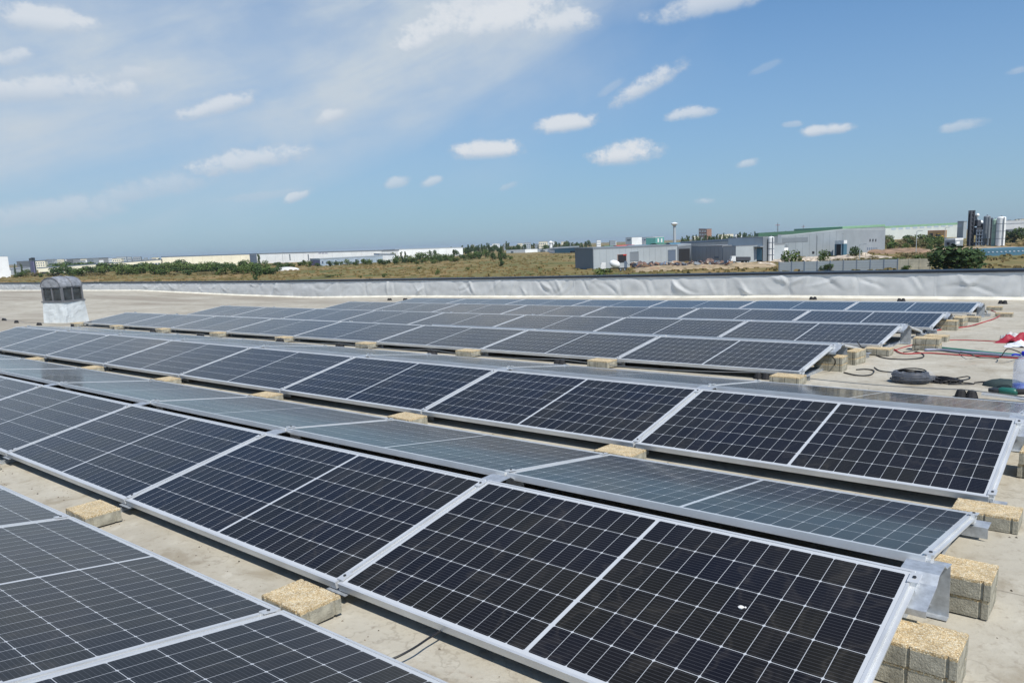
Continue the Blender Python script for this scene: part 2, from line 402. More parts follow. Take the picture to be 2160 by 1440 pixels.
def roof(x, y):
    z = .25*roof_raw(x, y-.5)+.5*roof_raw(x, y)+.25*roof_raw(x, y+.5)
    z = min(z, roof_raw(x, y)+.012)-.006
    if x < -19.5:
        t = min(1, (-19.5-x)/12); base = pb(x)-pb(-19.5)
        z = z+base*(.3+.7*min(1, max(0, y)/20.4)) - t*.04*math.sin(y*.5)*max(0, 1-abs(y-10)/10.4)
    return z
def onroof(u, v, dz=0.0):
    d = ray(u, v); z = 0
    for _ in range(12):
        t = (z+dz-CAMP.z)/d.z; p = CAMP+d*t; z = roof(p.x, p.y)
    return p
# ------------------------------------------------------------------ roof surface
def frange(a, b, st):
    n = int(round((b-a)/st)); return [a+(b-a)*i/n for i in range(n+1)]
xs = frange(-110, -24, 1.0)+frange(-23.5, 6, .5)+frange(7, 30, 2)
ys = frange(-30, -6, 3)+frange(-5.5, 20.4, .25)
b = MB(); b.v = [(x, y, roof(x, y)) for x in xs for y in ys]; ny = len(ys)
b.f = [(i*ny+j, (i+1)*ny+j, (i+1)*ny+j+1, i*ny+j+1) for i in range(len(xs)-1) for j in range(ny-1)]; b.mi = [0]*len(b.f)
tag(b.build('roof', M['roof'], smooth=True), None, None, kind='structure')

# ------------------------------------------------------------------ solar panels
def frame_mesh():
    b = MB(); t = .011; L, Wd = PL, PW
    b.box(-L/2, L/2, 0, t, 0, PH); b.box(-L/2, L/2, Wd-t, Wd, 0, PH)
    b.box(-L/2, -L/2+t, t, Wd-t, 0, PH-.0005); b.box(L/2-t, L/2, t, Wd-t, 0, PH-.0005)
    b.box(-L/2+t, L/2-t, t, t+.02, 0, .002); b.box(-L/2+t, L/2-t, Wd-t-.02, Wd-t, 0, .002)
    return b
def glass_mesh():
    b = MB(); t = .0115; b.box(-PL/2+t, PL/2-t, t, PW-t, PH-.009, PH-.003)
    return b
def make_panel():
    r = empty('solar_panel')
    fr = frame_mesh().build('frame', M['alu'], r)
    g = glass_mesh().build('glass', [M['pv'], M['backsheet']], r)
    me = g.data; uv = me.uv_layers.new(name='UVMap')
    for p in me.polygons:
        p.material_index = 0 if p.normal.z > .5 else 1
        for li in p.loop_indices:
            co = me.vertices[me.loops[li].vertex_index].co; uv.data[li].uv = (co.x+PL/2, co.y)
    jb = MB().box(-.05, .05, PW/2-.02, PW/2+.03, PH-.027, PH-.010).build('junction_box', M['rubber'], r)
    return r, [(fr, []), (g, []), (jb, [])]
panel0, pparts = make_panel(); used = [False]
ROWTXT = {'A': 'cropped bottom left row', 'C': 'big nearest row', 'B': 'second nearest row', 'D': 'front distant row',
          'E': 'second distant row', 'F': 'third distant row', 'G': 'rearmost distant row'}
NF = {'A': 0, 'C': 7, 'B': 8, 'D': 8, 'E': 8, 'F': 7, 'G': 7}
NB = {'A': 4, 'C': 8, 'B': 8, 'D': 3, 'E': 2, 'F': 2, 'G': 2}
def frame_of(o, xa, ya):
    X = xa.normalized(); Z = X.cross(ya).normalized(); Y = Z.cross(X)
    return Matrix(((X.x, Y.x, Z.x, o.x), (X.y, Y.y, Z.y, o.y), (X.z, Y.z, Z.z, o.z), (0, 0, 0, 1)))
for row in 'CBAEDFG':
    for side, N in (('f', NF[row]), ('b', NB[row])):
        a, c = ('fb', 'ft') if side == 'f' else ('bt', 'bl')
        for k in range(N):
            Lf, Rt, Up = rpt(row, a, k+1), rpt(row, a, k), rpt(row, c, k+.5)
            o = (Lf+Rt)/2; m_ = frame_of(o, Rt-Lf, Up-o)
            m_ = m_ @ Matrix.Translation((0, 0, -PH)) @ Matrix.Rotation(math.radians(rnd.uniform(-.12, .12)), 4, 'X')
            if not used[0]: p = panel0; p.matrix_world = m_; used[0] = True
            else: p = clone(panel0, pparts, m_)
            if side == 'f':
                lb = f'{ORD[k]} solar panel from the right in the {ROWTXT[row]}, facing the camera'
            else:
                lb = f'{ORD[k]} solar panel from the right on the rear slope of the {ROWTXT[row]}'
            tag(p, lb, 'solar panel', f'solar panels in the {ROWTXT[row]}')

# ------------------------------------------------------------------ mounting brackets, one per joint
def bracket_parts(r):
    c, s = PW*math.cos(TILT), PW*math.sin(TILT); tn = math.tan(TILT)
    hw = .068; rid = HLOW+s
    # ridge plate: follows both slopes just under the frames, bridging the gap
    b = MB(); prof = [(c-.17, rid-.17*tn-.037), (c-.01, rid-.039), (c+.03, rid-.012), (c+GAP-.03, rid-.012), (c+GAP+.01, rid-.039), (c+GAP+.10, rid-.10*tn-.039)]
    th = .003; up = [(y, z) for y, z in prof]; dn = [(y, z-th) for y, z in prof[::-1]]; poly = up+dn; n = len(poly)
    b.add([(-hw, y, z) for y, z in poly]+[(hw, y, z) for y, z in poly], [(i, (i+1) % n, n+(i+1) % n, n+i) for i in range(n)]+[tuple(range(n))[::-1], tuple(range(n, 2*n))])
    b.box(-hw, hw, c-.172, c-.169, rid-.17*tn-.062, rid-.17*tn-.038)
    b.build('ridge_plate', M['zinc'], r)
    # leg: standing sheet with a turned foot and side lips
    b = MB(); yl = c+GAP+.075; zt = rid-.075*tn-.043
    b.box(-hw, hw, yl, yl+.003, -.0, zt); b.box(-hw, hw, yl-.035, yl, .0, .003)
    b.box(-.004, .004, yl-.006, yl-.0005, .03, .04)
    b.build('leg', M['zinc'], r)
    b = MB(); b.box(-.110, -.070, -.02, 2*c+GAP+.02, -.006, .004); b.box(-.110, -.107, -.02, 2*c+GAP+.02, .004, .024); b.box(-.073, -.070, -.02, 2*c+GAP+.02, .004, .024)
    b.build('base_rail', M['zinc'], r)
    # low feet: tabs at the bottom edges
    for y0, y1, sg in ((-.006, .085, 1), (2*c+GAP-.085, 2*c+GAP+.006, -1)):
        b = MB(); b.box(-hw, hw, y0, y1, HLOW-PH-.010, HLOW-PH-.006)
        yy = y0 if sg < 0 else y1
        b.box(-hw, hw, yy-.0015, yy+.0015, .004, HLOW-PH-.011)
        b.build('foot', M['zinc'], r)
    # clamps with their bolts
    for y, z, sl in ((.055, HLOW+.055*tn, 1), (c-.05, rid-.05*tn, 1), (c+GAP+.05, rid-.05*tn, -1), (2*c+GAP-.055, HLOW+.055*tn, -1)):
        b = MB(); Mx = Matrix.Translation((0, y, z)) @ Matrix.Rotation(TILT*sl, 4, 'X')
        b.box(-.02, .02, -.03, .03, .001, .005, M_=Mx); b.box(-.0085, .0085, -.03, .03, -.045, .001, M_=Mx)
        cl = b.build('clamp', M['alu'], r)
        b = MB(); b.lathe([(.007, .0), (.007, .005)], 6, (0, 0, .005)); b.v = [tuple(Mx @ Vector(v)) for v in b.v]
        b.build('bolt', M['steel_dark'], cl)
    # the channel seen between neighbouring frames
    for y0, z0, y1, z1 in ((0.02, HLOW, c-.015, rid-.003), (c+GAP+.015, rid-.003, 2*c+GAP-.02, HLOW)):
        o = Vector((0, y0, z0)); d = Vector((0, y1-y0, z1-z0)); Mx = frame_of(o, Vector((1, 0, 0)), d)
        b = MB(); b.box(-.0090, .0090, 0, d.length, -.022, -.014, M_=Mx); b.build('joint_channel', M['alu'], r)
def part_list(r): return [(c, kids(c)) for c in kids(r)]
brk = empty('mounting_bracket'); bracket_parts(brk); bparts = part_list(brk); first = True
# end pieces have a wider flange standing proud of the last panel
for row in 'CBADEFG':
    N = max(NF[row], NB[row])
    if row == 'A': N = 4
    if row in 'DEFG': N = NF[row]
    for k in range(N+1):
        o = rpt(row, 'fb', k); Rt = rpt(row, 'fb', k-.4); Y_ = Vector((0, math.cos(ROWS[row][6]), math.sin(ROWS[row][6])))
        m_ = frame_of(o-Vector((0, 0, HLOW)), Rt-o, Y_)
        if first: p = brk; p.matrix_world = m_; first = False
        else: p = clone(brk, bparts, m_)
        if k == 0: lb = f'bent zinc bracket sticking out at the right end of the {ROWTXT[row]}'
        elif k == N: lb = f'zinc bracket closing the left end of the {ROWTXT[row]}'
        else: lb = f'zinc bracket under the {ORD[k-1]} joint from the right, {ROWTXT[row]}'
        tag(p, lb, 'bracket', 'mounting brackets under the solar panels')

# ------------------------------------------------------------------ paving blocks used as ballast
BX, BY, BZ = .30, .20, .078
def make_block():
    r = empty('paving_block'); hx, hy, g, dp = BX/2, BY/2, .007, .006
    poly = []
    def side(a, b_, n):       # polygon with notches at centre and near corners
        L = (b_-a).length; d = (b_-a)/L; nn = Vector((-d.y, d.x)); out = [a]
        for c in ([.1, .5, .9] if n else [.18, .82]):
            p = a+d*(L*c); out += [p-d*g, p-d*g*.6+nn*dp, p+d*g*.6+nn*dp, p+d*g]
        return out
    C = [Vector(q) for q in ((-hx, -hy), (hx, -hy), (hx, hy), (-hx, hy))]
    for i in range(4): poly += side(C[i], C[(i+1) % 4], i % 2 == 0)
    b = MB(); b.prism(poly, 0, BZ-.012); body = b.build('body', M['concrete'], r)
    pl2 = [p*.985 for p in poly]
    b = MB(); n = len(pl2)
    b.prism([p*.998 for p in poly], BZ-.012, [BZ-.004]*n); b.prism(pl2, BZ-.004, [BZ]*n)
    top = b.build('gritty_top', M['grit'], r)
    return r, [(body, []), (top, [])]
blk, blkparts = make_block(); bfirst = [True]
def block(x, y, rz=0, z=None, lb='', grp='concrete paving blocks ballasting the panels'):
    global blk
    z = roof(x, y)+.003 if z is None else z
    if bfirst[0]: o = blk; o.location = (x, y, z); o.rotation_euler = (0, 0, rz); bfirst[0] = False
    else: o = clone(blk, blkparts, loc=(x, y, z), rz=rz)
    tag(o, lb, 'paving block', grp); return o
# valleys between rows
for row, prev, N, nm, off in (('C', 'A', 4, 'before the big nearest row', -.165), ('B', 'C', 8, 'behind the big nearest row', -.14),
                         ('D', None, 9, 'before the front distant row', -.07)):
    for k in range(N):
        if row in 'CB' and k == 0: continue
        if row == 'D' and k == 0: continue
        p = rpt(row, 'fb', k); j = rnd.uniform(-.015, .015)
        x_ = p.x-.03+j-(0.12 if row == 'D' else 0)
        y_ = p.y+off+rnd.uniform(-.01, .01)
        block(x_, y_, rnd.uniform(-.05, .05), z=roof(x_, y_)+.012, lb=f'{ORD[k-1]} gritty topped block from the right {nm}')
# E, F, G valleys are hidden behind the rows in front; the end stacks are seen
def stack(u, v, n, rz, lb, dx=0, dy=0):
    p = onroof(u, v)
    for i in range(n):
        q = '' if n == 1 else (' (lower block)' if i == 0 else ' (upper block)')
        block(p.x+dx, p.y+dy, rz+rnd.uniform(-.04, .04), z=roof(p.x+dx, p.y+dy)+.003+i*(BZ+.002), lb=lb+q)
for k, (x, y, rz, n, t) in enumerate(((.045, .78, .0, 2, 'block in the nearest stack at the right edge'), (.045, 1.40, .0, 2, 'block in the stack behind the bent bracket'),
                        (.02, 2.375, .02, 1, 'single block at the rear corner of the big nearest row'), (.20, 3.30, .0, 2, 'block in the stack cut by the right photo edge'))):
    for i in range(n):
        q = '' if n == 1 else (', lower of two' if i == 0 else ', upper of two')
        block(x+i*.004, y-i*.005, rz+i*.012, z=roof(x, y)+.004+i*(BZ+.0015), lb=t+q)
for (u, v, n, rz, t) in ((1662, 808, 1, 0, 'pale block on the roof at the front corner of the distant block'),
                         (1752, 780, 2, .05, 'block stacked beside the dangling black cable'), (1797, 766, 2, 1.5, 'upright looking block behind the dangling black cable'),
                         (1853, 747, 1, 0, 'block behind the front row end of the distant block'), (1955, 738, 2, 0, 'block stacked right of the white plate'),
                         (1975, 719, 1, 0, 'block between the second and third distant row ends'), (1998, 696, 2, .1, 'block near the third distant row end'),
                         (2022, 688, 2, 1.5, 'taller block right of the third distant row end'), (2047, 677, 1, 0, 'block between the third and rearmost row ends'),
                         (2118, 668, 1, 0, 'block lying apart near the parapet at right'), (2098, 654, 1, 0, 'block behind the rearmost row end')):
    stack(u, v, n, rz, t)

# ------------------------------------------------------------------ parapet
PT = [(-110, -.2), (-78, -.037), (-37, .172), (-19, .339), (-8.4, .46), (-2, .506), (30, .55)]
PY = 20.4
def parapet():
    r = empty('parapet_wall', (0, PY, 0)); x0, x1 = -109, 29
    xs = frange(x0, -30, .12)+frange(-29.95, 4, .05)+frange(4.5, x1, .5); nz = 15
    cre = {}
    for k in range(int(x0/2)-1, int(x1/2)+1):
        rr = random.Random(k*13+5); L = []
        for _ in range(rr.randint(3, 6)):
            cx, cz = rr.uniform(.1, 1.9), rr.uniform(.15, .95); an = rr.choice((-1, 1))*rr.uniform(.25, 1.15)
            L.append((cx, cz, math.cos(an), math.sin(an), rr.uniform(.22, .65), rr.uniform(.03, .07), rr.uniform(-1, 1)*.048, rr.uniform(-.6, .6)))
        cre[k] = L
    b = MB(); n2 = nz+1
    for x in xs:
        zb, zt = roof(x, PY)+.05, interp(PT, x)-.05; H = zt-zb; k = math.floor(x/2)
        for j in range(n2):
            t = j/nz; z = zb+H*t; xl = x-2*k; d = .02*noise.noise(Vector((x*.9, z*1.6, 3)))+.012*noise.noise(Vector((x*3.5, z*4, 8)))
            for kk in (k-1, k, k+1):
                for (cx, cz, ca, sa, ln, wd, am, cv) in cre.get(kk, ()):
                    dx = x-2*kk-cx; dz_ = (z-zb)-cz*.75; a = dx*ca+dz_*sa; q = -dx*sa+dz_*ca+cv*a*a
                    if abs(a) < ln*2 and abs(q) < wd*4: d += am*math.exp(-(a/ln)**2-(q/wd)**2)
            e = math.sin(math.pi*min(1, max(0, t)))**.5 if 0 < t < 1 else 0
            sm = .35+.65*min(1, min(xl, 2-xl)/.12)
            b.v.append((x, -.012-max(-.004, d+.02)*e*sm, z))
    for i in range(len(xs)-1):
        for j in range(nz): b.f.append((i*n2+j, (i+1)*n2+j, (i+1)*n2+j+1, i*n2+j+1)); b.mi.append(0)
    b.build('wall_membrane', M['membrane'], r, smooth=True)
    b = MB()
    for k in range(int(x0/2), int(x1/2)):
        x = 2*k+.0; zb, zt = roof(x, PY)+.05, interp(PT, x)-.05; b.box(x-.025, x+.025, -.021, -.006, zb, zt)
    b.build('membrane_seam', M['membrane'], r)['kind'] = 'stuff'
    st = frange(x0, x1, 1.)
    b = MB()
    for a, c in zip(st, st[1:]):
        za, zc = interp(PT, a), interp(PT, c)
        vs = []
        for x, z in ((a, za), (c, zc)): vs += [(x, -.045, z-.062), (x, -.045, z), (x, .42, z+.012), (x, .42, z-.062)]
        b.add(vs, [(0, 4, 5, 1), (1, 5, 6, 2), (2, 6, 7, 3), (3, 7, 4, 0)])
    b.build('coping', M['coping'], r)
    b = MB()
    for a, c in zip(st, st[1:]):
        za, zc = roof(a, PY), roof(c, PY); vs = []
        for x, z in ((a, za), (c, zc)): vs += [(x, -.14, z-.02), (x, -.14, z+.006), (x, -.012, z+.075), (x, -.012, z-.02)]
        b.add(vs, [(0, 4, 5, 1), (1, 5, 6, 2), (2, 6, 7, 3), (3, 7, 4, 0)])
    b.build('base_strip', M['cant'], r)
    b = MB()
    for a, c in zip(st, st[1:]):
        za, zc = interp(PT, a)-.063, interp(PT, c)-.063
        b.add([(a, .01, -8), (a, .01, za), (a, .38, za), (a, .38, -8), (c, .01, -8), (c, .01, zc), (c, .38, zc), (c, .38, -8)], [(0, 4, 5, 1), (1, 5, 6, 2), (2, 6, 7, 3)])
    b.build('wall', M['concrete'], r)
    tag(r, 'low parapet wall wrapped in wrinkled pale membrane with dark coping, edging the roof', 'parapet')
parapet()

# ------------------------------------------------------------------ skylight hood
M['tarp'] = mat('white sheet', (.62, .65, .65), .5, 0, .06, 5, .5, 14)
M['smoke_poly'] = mat('smoked polycarbonate', (.27, .28, .30), .3, 0, .2, 12)
M['hood_frame'] = mat('grey hood frame', (.21, .21, .22), .5, .4)
def skylight():
    p = onroof(141, 679); r = empty('roof_skylight', p, .42); a = .335
    def wr(x, y, z, k): return .022*noise.noise(Vector((x*4+k, y*4, z*3)))+.012*noise.noise(Vector((x*11, y*11+k, z*8)))
    b = MB(); n = 10; H = .58
    for (ax, ay, bx, by) in ((-a, -a, a, -a), (a, -a, a, a), (a, a, -a, a), (-a, a, -a, -a)):
        o = len(b.v)
        for i in range(n+1):
            for j in range(n+1):
                s, t = i/n, j/n; x, y, z = ax+(bx-ax)*s, ay+(by-ay)*s, H*t-.03; fl = 1+.10*(1-t)
                d = wr(x, y, z, 3) if 0 < i < n else 0
                nx, ny_ = (by-ay)/(2*a), -(bx-ax)/(2*a)
                b.v.append((x*fl+nx*d, y*fl+ny_*d, z))
        for i in range(n):
            for j in range(n): q = o+i*(n+1)+j; b.f.append((q, q+n+1, q+n+2, q+1)); b.mi.append(0)
    b.box(-a+.01, a-.01, -a+.01, a-.01, H-.04, H-.032)
    b.build('wrapped_curb', M['tarp'], r, smooth=False)
    b = MB(); b.box(-a-.02, a+.02, -a-.02, a+.02, H-.031, H+.012); b.build('curb_frame', M['hood_frame'], r)
    b = MB(); q = a-.03
    for sx in (-1, 1):
        for sy in (-1, 1): b.box(sx*q-.025, sx*q+.025, sy*q-.025, sy*q+.025, H+.012, H+.37)
    b.box(-q, q, -q-.024, -q+.02, H+.34, H+.37); b.box(-q, q, q-.02, q+.024, H+.34, H+.37)
    b.box(-q-.024, -q+.02, -q+.02, q-.02, H+.34, H+.37); b.box(q-.02, q+.024, -q+.02, q-.02, H+.34, H+.37)
    b.box(-.02, .02, -q-.02, -q+.01, H+.012, H+.34); b.box(q-.01, q+.02, -.02, .02, H+.012, H+.34)
    b.build('window_frame', M['hood_frame'], r)
    for (x0, x1, y0, y1) in ((-q+.03, -.025, -q-.004, -q+.004), (.025, q-.03, -q-.004, -q+.004), (q-.004, q+.004, -q+.03, -.025), (q-.004, q+.004, .025, q-.03), (-q-.004, -q+.004, -q+.03, q-.03), (-q+.03, q-.03, q-.004, q+.004)):
        MB().box(x0, x1, y0, y1, H+.014, H+.338).build('pane', M['pane'], r)
    b = MB(); b.box(-.27, -.12, -q+.012, -q+.02, H+.10, H+.24); b.build('white_notice', M['tarp'], r)
    # barrel dome with ribs
    b = MB(); nn = 18; rr = a+.01; L = a+.01
    for i in range(nn+1):
        t = math.pi*i/nn
        for s in (-L, -L*.5, 0, L*.5, L):
            e = 1-.10*(abs(s)/L)**4
            b.v.append((rr*math.cos(t)*e, s, H+.371+rr*.78*math.sin(t)*e))
    for i in range(nn):
        for j in range(4): q_ = i*5+j; b.f.append((q_, q_+1, q_+6, q_+5)); b.mi.append(0)
    b.f.append(tuple(i*5 for i in range(nn+1))); b.f.append(tuple(i*5+4 for i in range(nn+1))[::-1]); b.mi += [0, 0]
    b.build('dome', M['smoke_poly'], r, smooth=False)
    for s in (-L*1.005, 0, L*1.005):
        e = 1.012 if s == 0 else .915
        MB().tube([(rr*math.cos(math.pi*i/nn)*e, s, H+.372+rr*.78*math.sin(math.pi*i/nn)*e) for i in range(nn+1)], .013, 5).build('rib', M['hood_frame'], r)
    tag(r, 'grey domed roof skylight with dark side windows on a white wrapped curb', 'skylight')
M['pane'] = mat('dark pane', (.06, .075, .085), .12, 0, .3, 6); nodes_of(M['pane'])[1].inputs['Alpha'].default_value = .6
skylight()

# ------------------------------------------------------------------ lightning conductor holders + wire
def make_holder():
    b = MB()
    for sx in (-.042, .042):
        b.lathe([(.052, 0), (.050, .012), (.036, .055), (.028, .066), (.012, .070)], 10, (sx, 0, 0))
    b.box(-.06, .06, -.03, .03, 0, .02)
    return b.build('conductor_holder', M['rubber'], smooth=False)
hold = make_holder(); hf = True; wpts = []
HP = [(2038, 838), (1608, 799), (1181, 770), (912, 747), (717, 733), (591, 723), (423, 711), (323, 702), (242, 695), (156, 689), (83, 686), (35, 681), (9, 676)]
for k, (u, v) in enumerate(HP):
    p = onroof(u, v)
    o = hold if hf else hold.copy()
    if not hf: COL.objects.link(o)
    hf = False; o.location = p; o.rotation_euler = (0, 0, rnd.uniform(-.2, .2))
    tag(o, f'black rubber conductor holder, {ORD[k]} from the right along the walkway wire', 'holder', 'rubber conductor holders along the walkway wire'); wpts.append(p+Vector((0, 0, .07)))
FP = [(2115, 641, 'near the parapet at the right edge'), (1901, 636, 'by the parapet behind the rearmost row'), (1715, 632, 'by the parapet, left one behind the rearmost row'),
      (855, 633.5, 'right one of a pair left of the rearmost row'), (822, 633.5, 'left one of a pair left of the rearmost row'), (729, 627, 'lower one of the two touching far holders'), (722, 625, 'upper one of the two touching far holders')]
for u, v, t in FP:
    p = onroof(u, v); o = hold.copy(); COL.objects.link(o); o.location = p; o.rotation_euler = (0, 0, rnd.uniform(-.3, .3)); o.scale = (1.15, 1.15, 1.25)
    tag(o, 'black rubber holder '+t, 'holder', 'rubber holders near the parapet')
e = (wpts[0]-wpts[1]).normalized(); wp = [wpts[0]+e*3]+wpts+[wpts[-1]-e*6]; w2 = []
for a, c in zip(wp, wp[1:]):
    for k in range(6): t = k/6; q = a.lerp(c, t); q.z -= .035*4*t*(1-t)*min(1, (a-c).length/2); q.y += .02*math.sin(k+q.x); w2.append(q)
tag(MB().tube(w2, .0045, 5).build('conductor_wire', M['wire']), 'thin grey conductor wire running along the walkway over the rubber holders', 'wire')

# ------------------------------------------------------------------ loose things on the roof at the right
def cable(name, px, r, m_, lb, cat='cable', lift=0., jag=0., grp=None):
    pts = []
    for q in px:
        p = onroof(q[0], q[1], 0 if len(q) < 3 else q[2]); p.z = roof(p.x, p.y)+r+.002+(q[2] if len(q) > 2 else 0)+lift; pts.append(p)
    c = catmull(pts, 7)
    if jag:
        for p in c: p.x += rnd.uniform(-jag, jag); p.y += rnd.uniform(-jag, jag)*.5
    o = MB().tube(c, r, 6).build(name, m_, smooth=True); tag(o, lb, cat, grp); return o
cable('power_cable', [(936, 1330, .05), (905, 1348, .052), (875, 1368, .05), (838, 1388, .04), (800, 1402, .02)], .0045, M['cable_black'], 'thin black cable curving out from under the big nearest row')
cable('power_cable', [(1752, 750, .20), (1762, 765, .10), (1750, 782, .0), (1728, 781, 0), (1722, 770, .02)], .007, M['cable_black'], 'black cable dangling in a loop at the front distant row end')
cable('power_cable', [(1808, 722, .19), (1822, 738, .10), (1840, 748, 0), (1870, 757, 0), (1910, 759, 0), (1946, 755, 0), (1945, 747, 0), (1930, 743, 0)], .007, M['cable_black'], 'black cable running down from the front distant row and across the roof')
cable('power_cable', [(1780, 787, 0), (1808, 793, 0), (1836, 792, 0), (1843, 783, 0), (1825, 780, 0), (1806, 781, 0)], .007, M['cable_black'], 'short hooked black cable lying left of the coil')
cable('power_cable', [(1844, 776, 0), (1856, 783, 0), (1880, 786, 0), (1905, 787, .03)], .006, M['cable_black'], 'thin black cable leading into the wrapped coil')
cable('red_cable', [(1868, 742, 0), (1885, 738, 0), (1905, 747, 0), (1960, 746, 0), (2020, 750, 0), (2080, 753, 0), (2150, 757, 0), (2190, 758, 0)], .008, M['cable_red'], 'red cable stretched across the roof towards the blue capped bottle')
cable('red_cable', [(1872, 745, 0), (1915, 731, 0), (1960, 722, 0), (2010, 718, 0), (2060, 719, 0), (2110, 722, 0)], .006, M['cable_red'], 'thin red cable curving past the blocks towards the red bag')
cable('red_cable', [(1960, 700, 0), (2005, 694, 0), (2040, 690, 0), (2070, 682, 0), (2100, 672, 0), (2108, 664, 0), (2090, 655, 0)], .009, M['cable_red'], 'red cable winding between the distant row ends')
cable('green_hose', [(1940, 737, .0), (1975, 736, 0), (2010, 739, 0), (2050, 743, 0), (2100, 748, 0), (2160, 752, 0)], .016, M['cable_green'], 'dull green hose lying beside the red cable', 'hose')
cable('grey_conduit', [(1950, 741, .0), (1985, 741, 0), (2030, 746, 0), (2075, 749, 0), (2130, 754, 0), (2180, 756, 0)], .018, M['cable_grey'], 'lavender grey conduit lying against the red cable', 'conduit')
cable('power_cable', [(2020, 742, .0), (2045, 748, .05), (2065, 755, .0), (2100, 757, 0), (2112, 752, .05), (2125, 737, .16), (2145, 742, .12), (2165, 752, 0)], .006, M['cable_black'], 'black cable arching up just left of the blue capped bottle')
cable('power_cable', [(1905, 744, .0), (1925, 741, .03), (1945, 737, .0), (1985, 739, 0)], .006, M['cable_black'], 'short black cable crossing the start of the green hose')
# coil in film
def coil():
    p = onroof(1921, 806); r = empty('cable_coil', p)
    b = MB(); pts = []
    for i in range(260):
        t = i/260*2*math.pi*9; rr = .125+.022*math.sin(i*.9)+.012*math.sin(i*.23); pts.append((rr*math.cos(t)*1.15, rr*math.sin(t), .016+.10*((i*37) % 260)/260*.9+.008*math.sin(i*.31)))
    rc = random.Random(3); pts = []
    for k in range(24):
        R1 = .120+rc.uniform(-.022, .03); ox, oy = rc.uniform(-.018, .018), rc.uniform(-.014, .014); tl, ph = rc.uniform(-.016, .016), rc.uniform(0, 6.28); z0 = .012+.0038*k*(.7+.5*rc.random())
        for q in range(20):
            t = 2*math.pi*q/20; pts.append(((R1*math.cos(t))*1.2+ox, R1*math.sin(t)*(1+.08*math.sin(2*t+ph))+oy, max(.008, z0+tl*math.sin(t+ph))))
    b.tube(pts, .0065, 5); b.build('cable_turns', M['cable_black'], r, smooth=True)
    b = MB(); n, m_ = 22, 9
    for i in range(n):
        t = math.pi*(1.02)+math.pi*1.05*i/(n-1)
        for j in range(m_):
            s = 2*math.pi*j/(m_-1)*.75-.9; q = .05+.012*noise.noise(Vector((i*.9, j*1.3, 2)))
            R_ = .135+q*math.cos(s); b.v.append((R_*math.cos(t)*1.15, R_*math.sin(t), .062+(.058+.02*noise.noise(Vector((i*.8, j, 9))))*math.sin(s)))
    for i in range(n-1):
        for j in range(m_-1): q = i*m_+j; b.f.append((q, q+m_, q+m_+1, q+1)); b.mi.append(0)
    b.build('plastic_film', M['film'], r)
    tag(r, 'coil of black cable half wrapped in crumpled clear plastic film', 'cable coil')
def film_material():
    m = mat('crumpled clear film', (.55, .6, .7), .08, 0, .1, 20); tr, p = nodes_of(m)
    p.inputs['Alpha'].default_value = .13; return m
M['film'] = film_material(); coil()
b = MB(); p0 = onroof(1985, 806); rr = random.Random(4); pts = []
for k in range(120):
    t = k*.75; R_ = .05+.10*rr.random(); pts.append((p0.x+R_*math.cos(t)*1.3, p0.y+R_*math.sin(t)*.8, p0.z+.01+.035*rr.random()))
for (u, v) in ((2010, 800), (2040, 795), (2045, 800), (2020, 806), (2055, 811), (2000, 812)):
    q = onroof(u, v); pts.append((q.x, q.y, q.z+.008))
b.tube(catmull(pts, 3), .0055, 5); tag(b.build('cable_heap', M['cable_black'], smooth=True), 'tangled heap of thin black cable just right of the wrapped coil', 'cable heap')
# water bottle
def bottle():
    p = onroof(2156, 826); r = empty('water_bottle', p)
    m1 = mat('clear bottle plastic', (.60, .68, .82), .1, 0, .03, 5); tr, q = nodes_of(m1); q.inputs['Alpha'].default_value = .32
    m2 = mat('blue bottle water', (.03, .08, .45), .2); m3 = mat('blue cap plastic', (.02, .02, .55), .4)
    b = MB(); R_ = .082
    b.lathe([(R_*.9, 0), (R_, .015), (R_, .06), (R_*.96, .07), (R_, .08), (R_, .16), (R_*.96, .17), (R_, .18), (R_, .25), (R_*.85, .285), (R_*.45, .315), (.02, .325), (.02, .335)], 20)
    b.build('body', m1, r, smooth=True)
    b = MB(); b.lathe([(R_*.88, .004), (R_*.95, .017), (R_*.95, .075), (R_*.2, .076)], 20); b.build('water', m2, r, smooth=True)
    b = MB(); b.lathe([(.026, .332), (.027, .338), (.027, .362), (.02, .366)], 12); b.build('cap', m3, r)
    b = MB(); b.tube(catmull([(-.03, 0, .33), (-.075, 0, .335), (-.10, 0, .325)], 4), .008, 6); b.build('handle', m3, r)
    tag(r, 'clear plastic water bottle with blue cap standing at the right edge', 'bottle')
bottle()
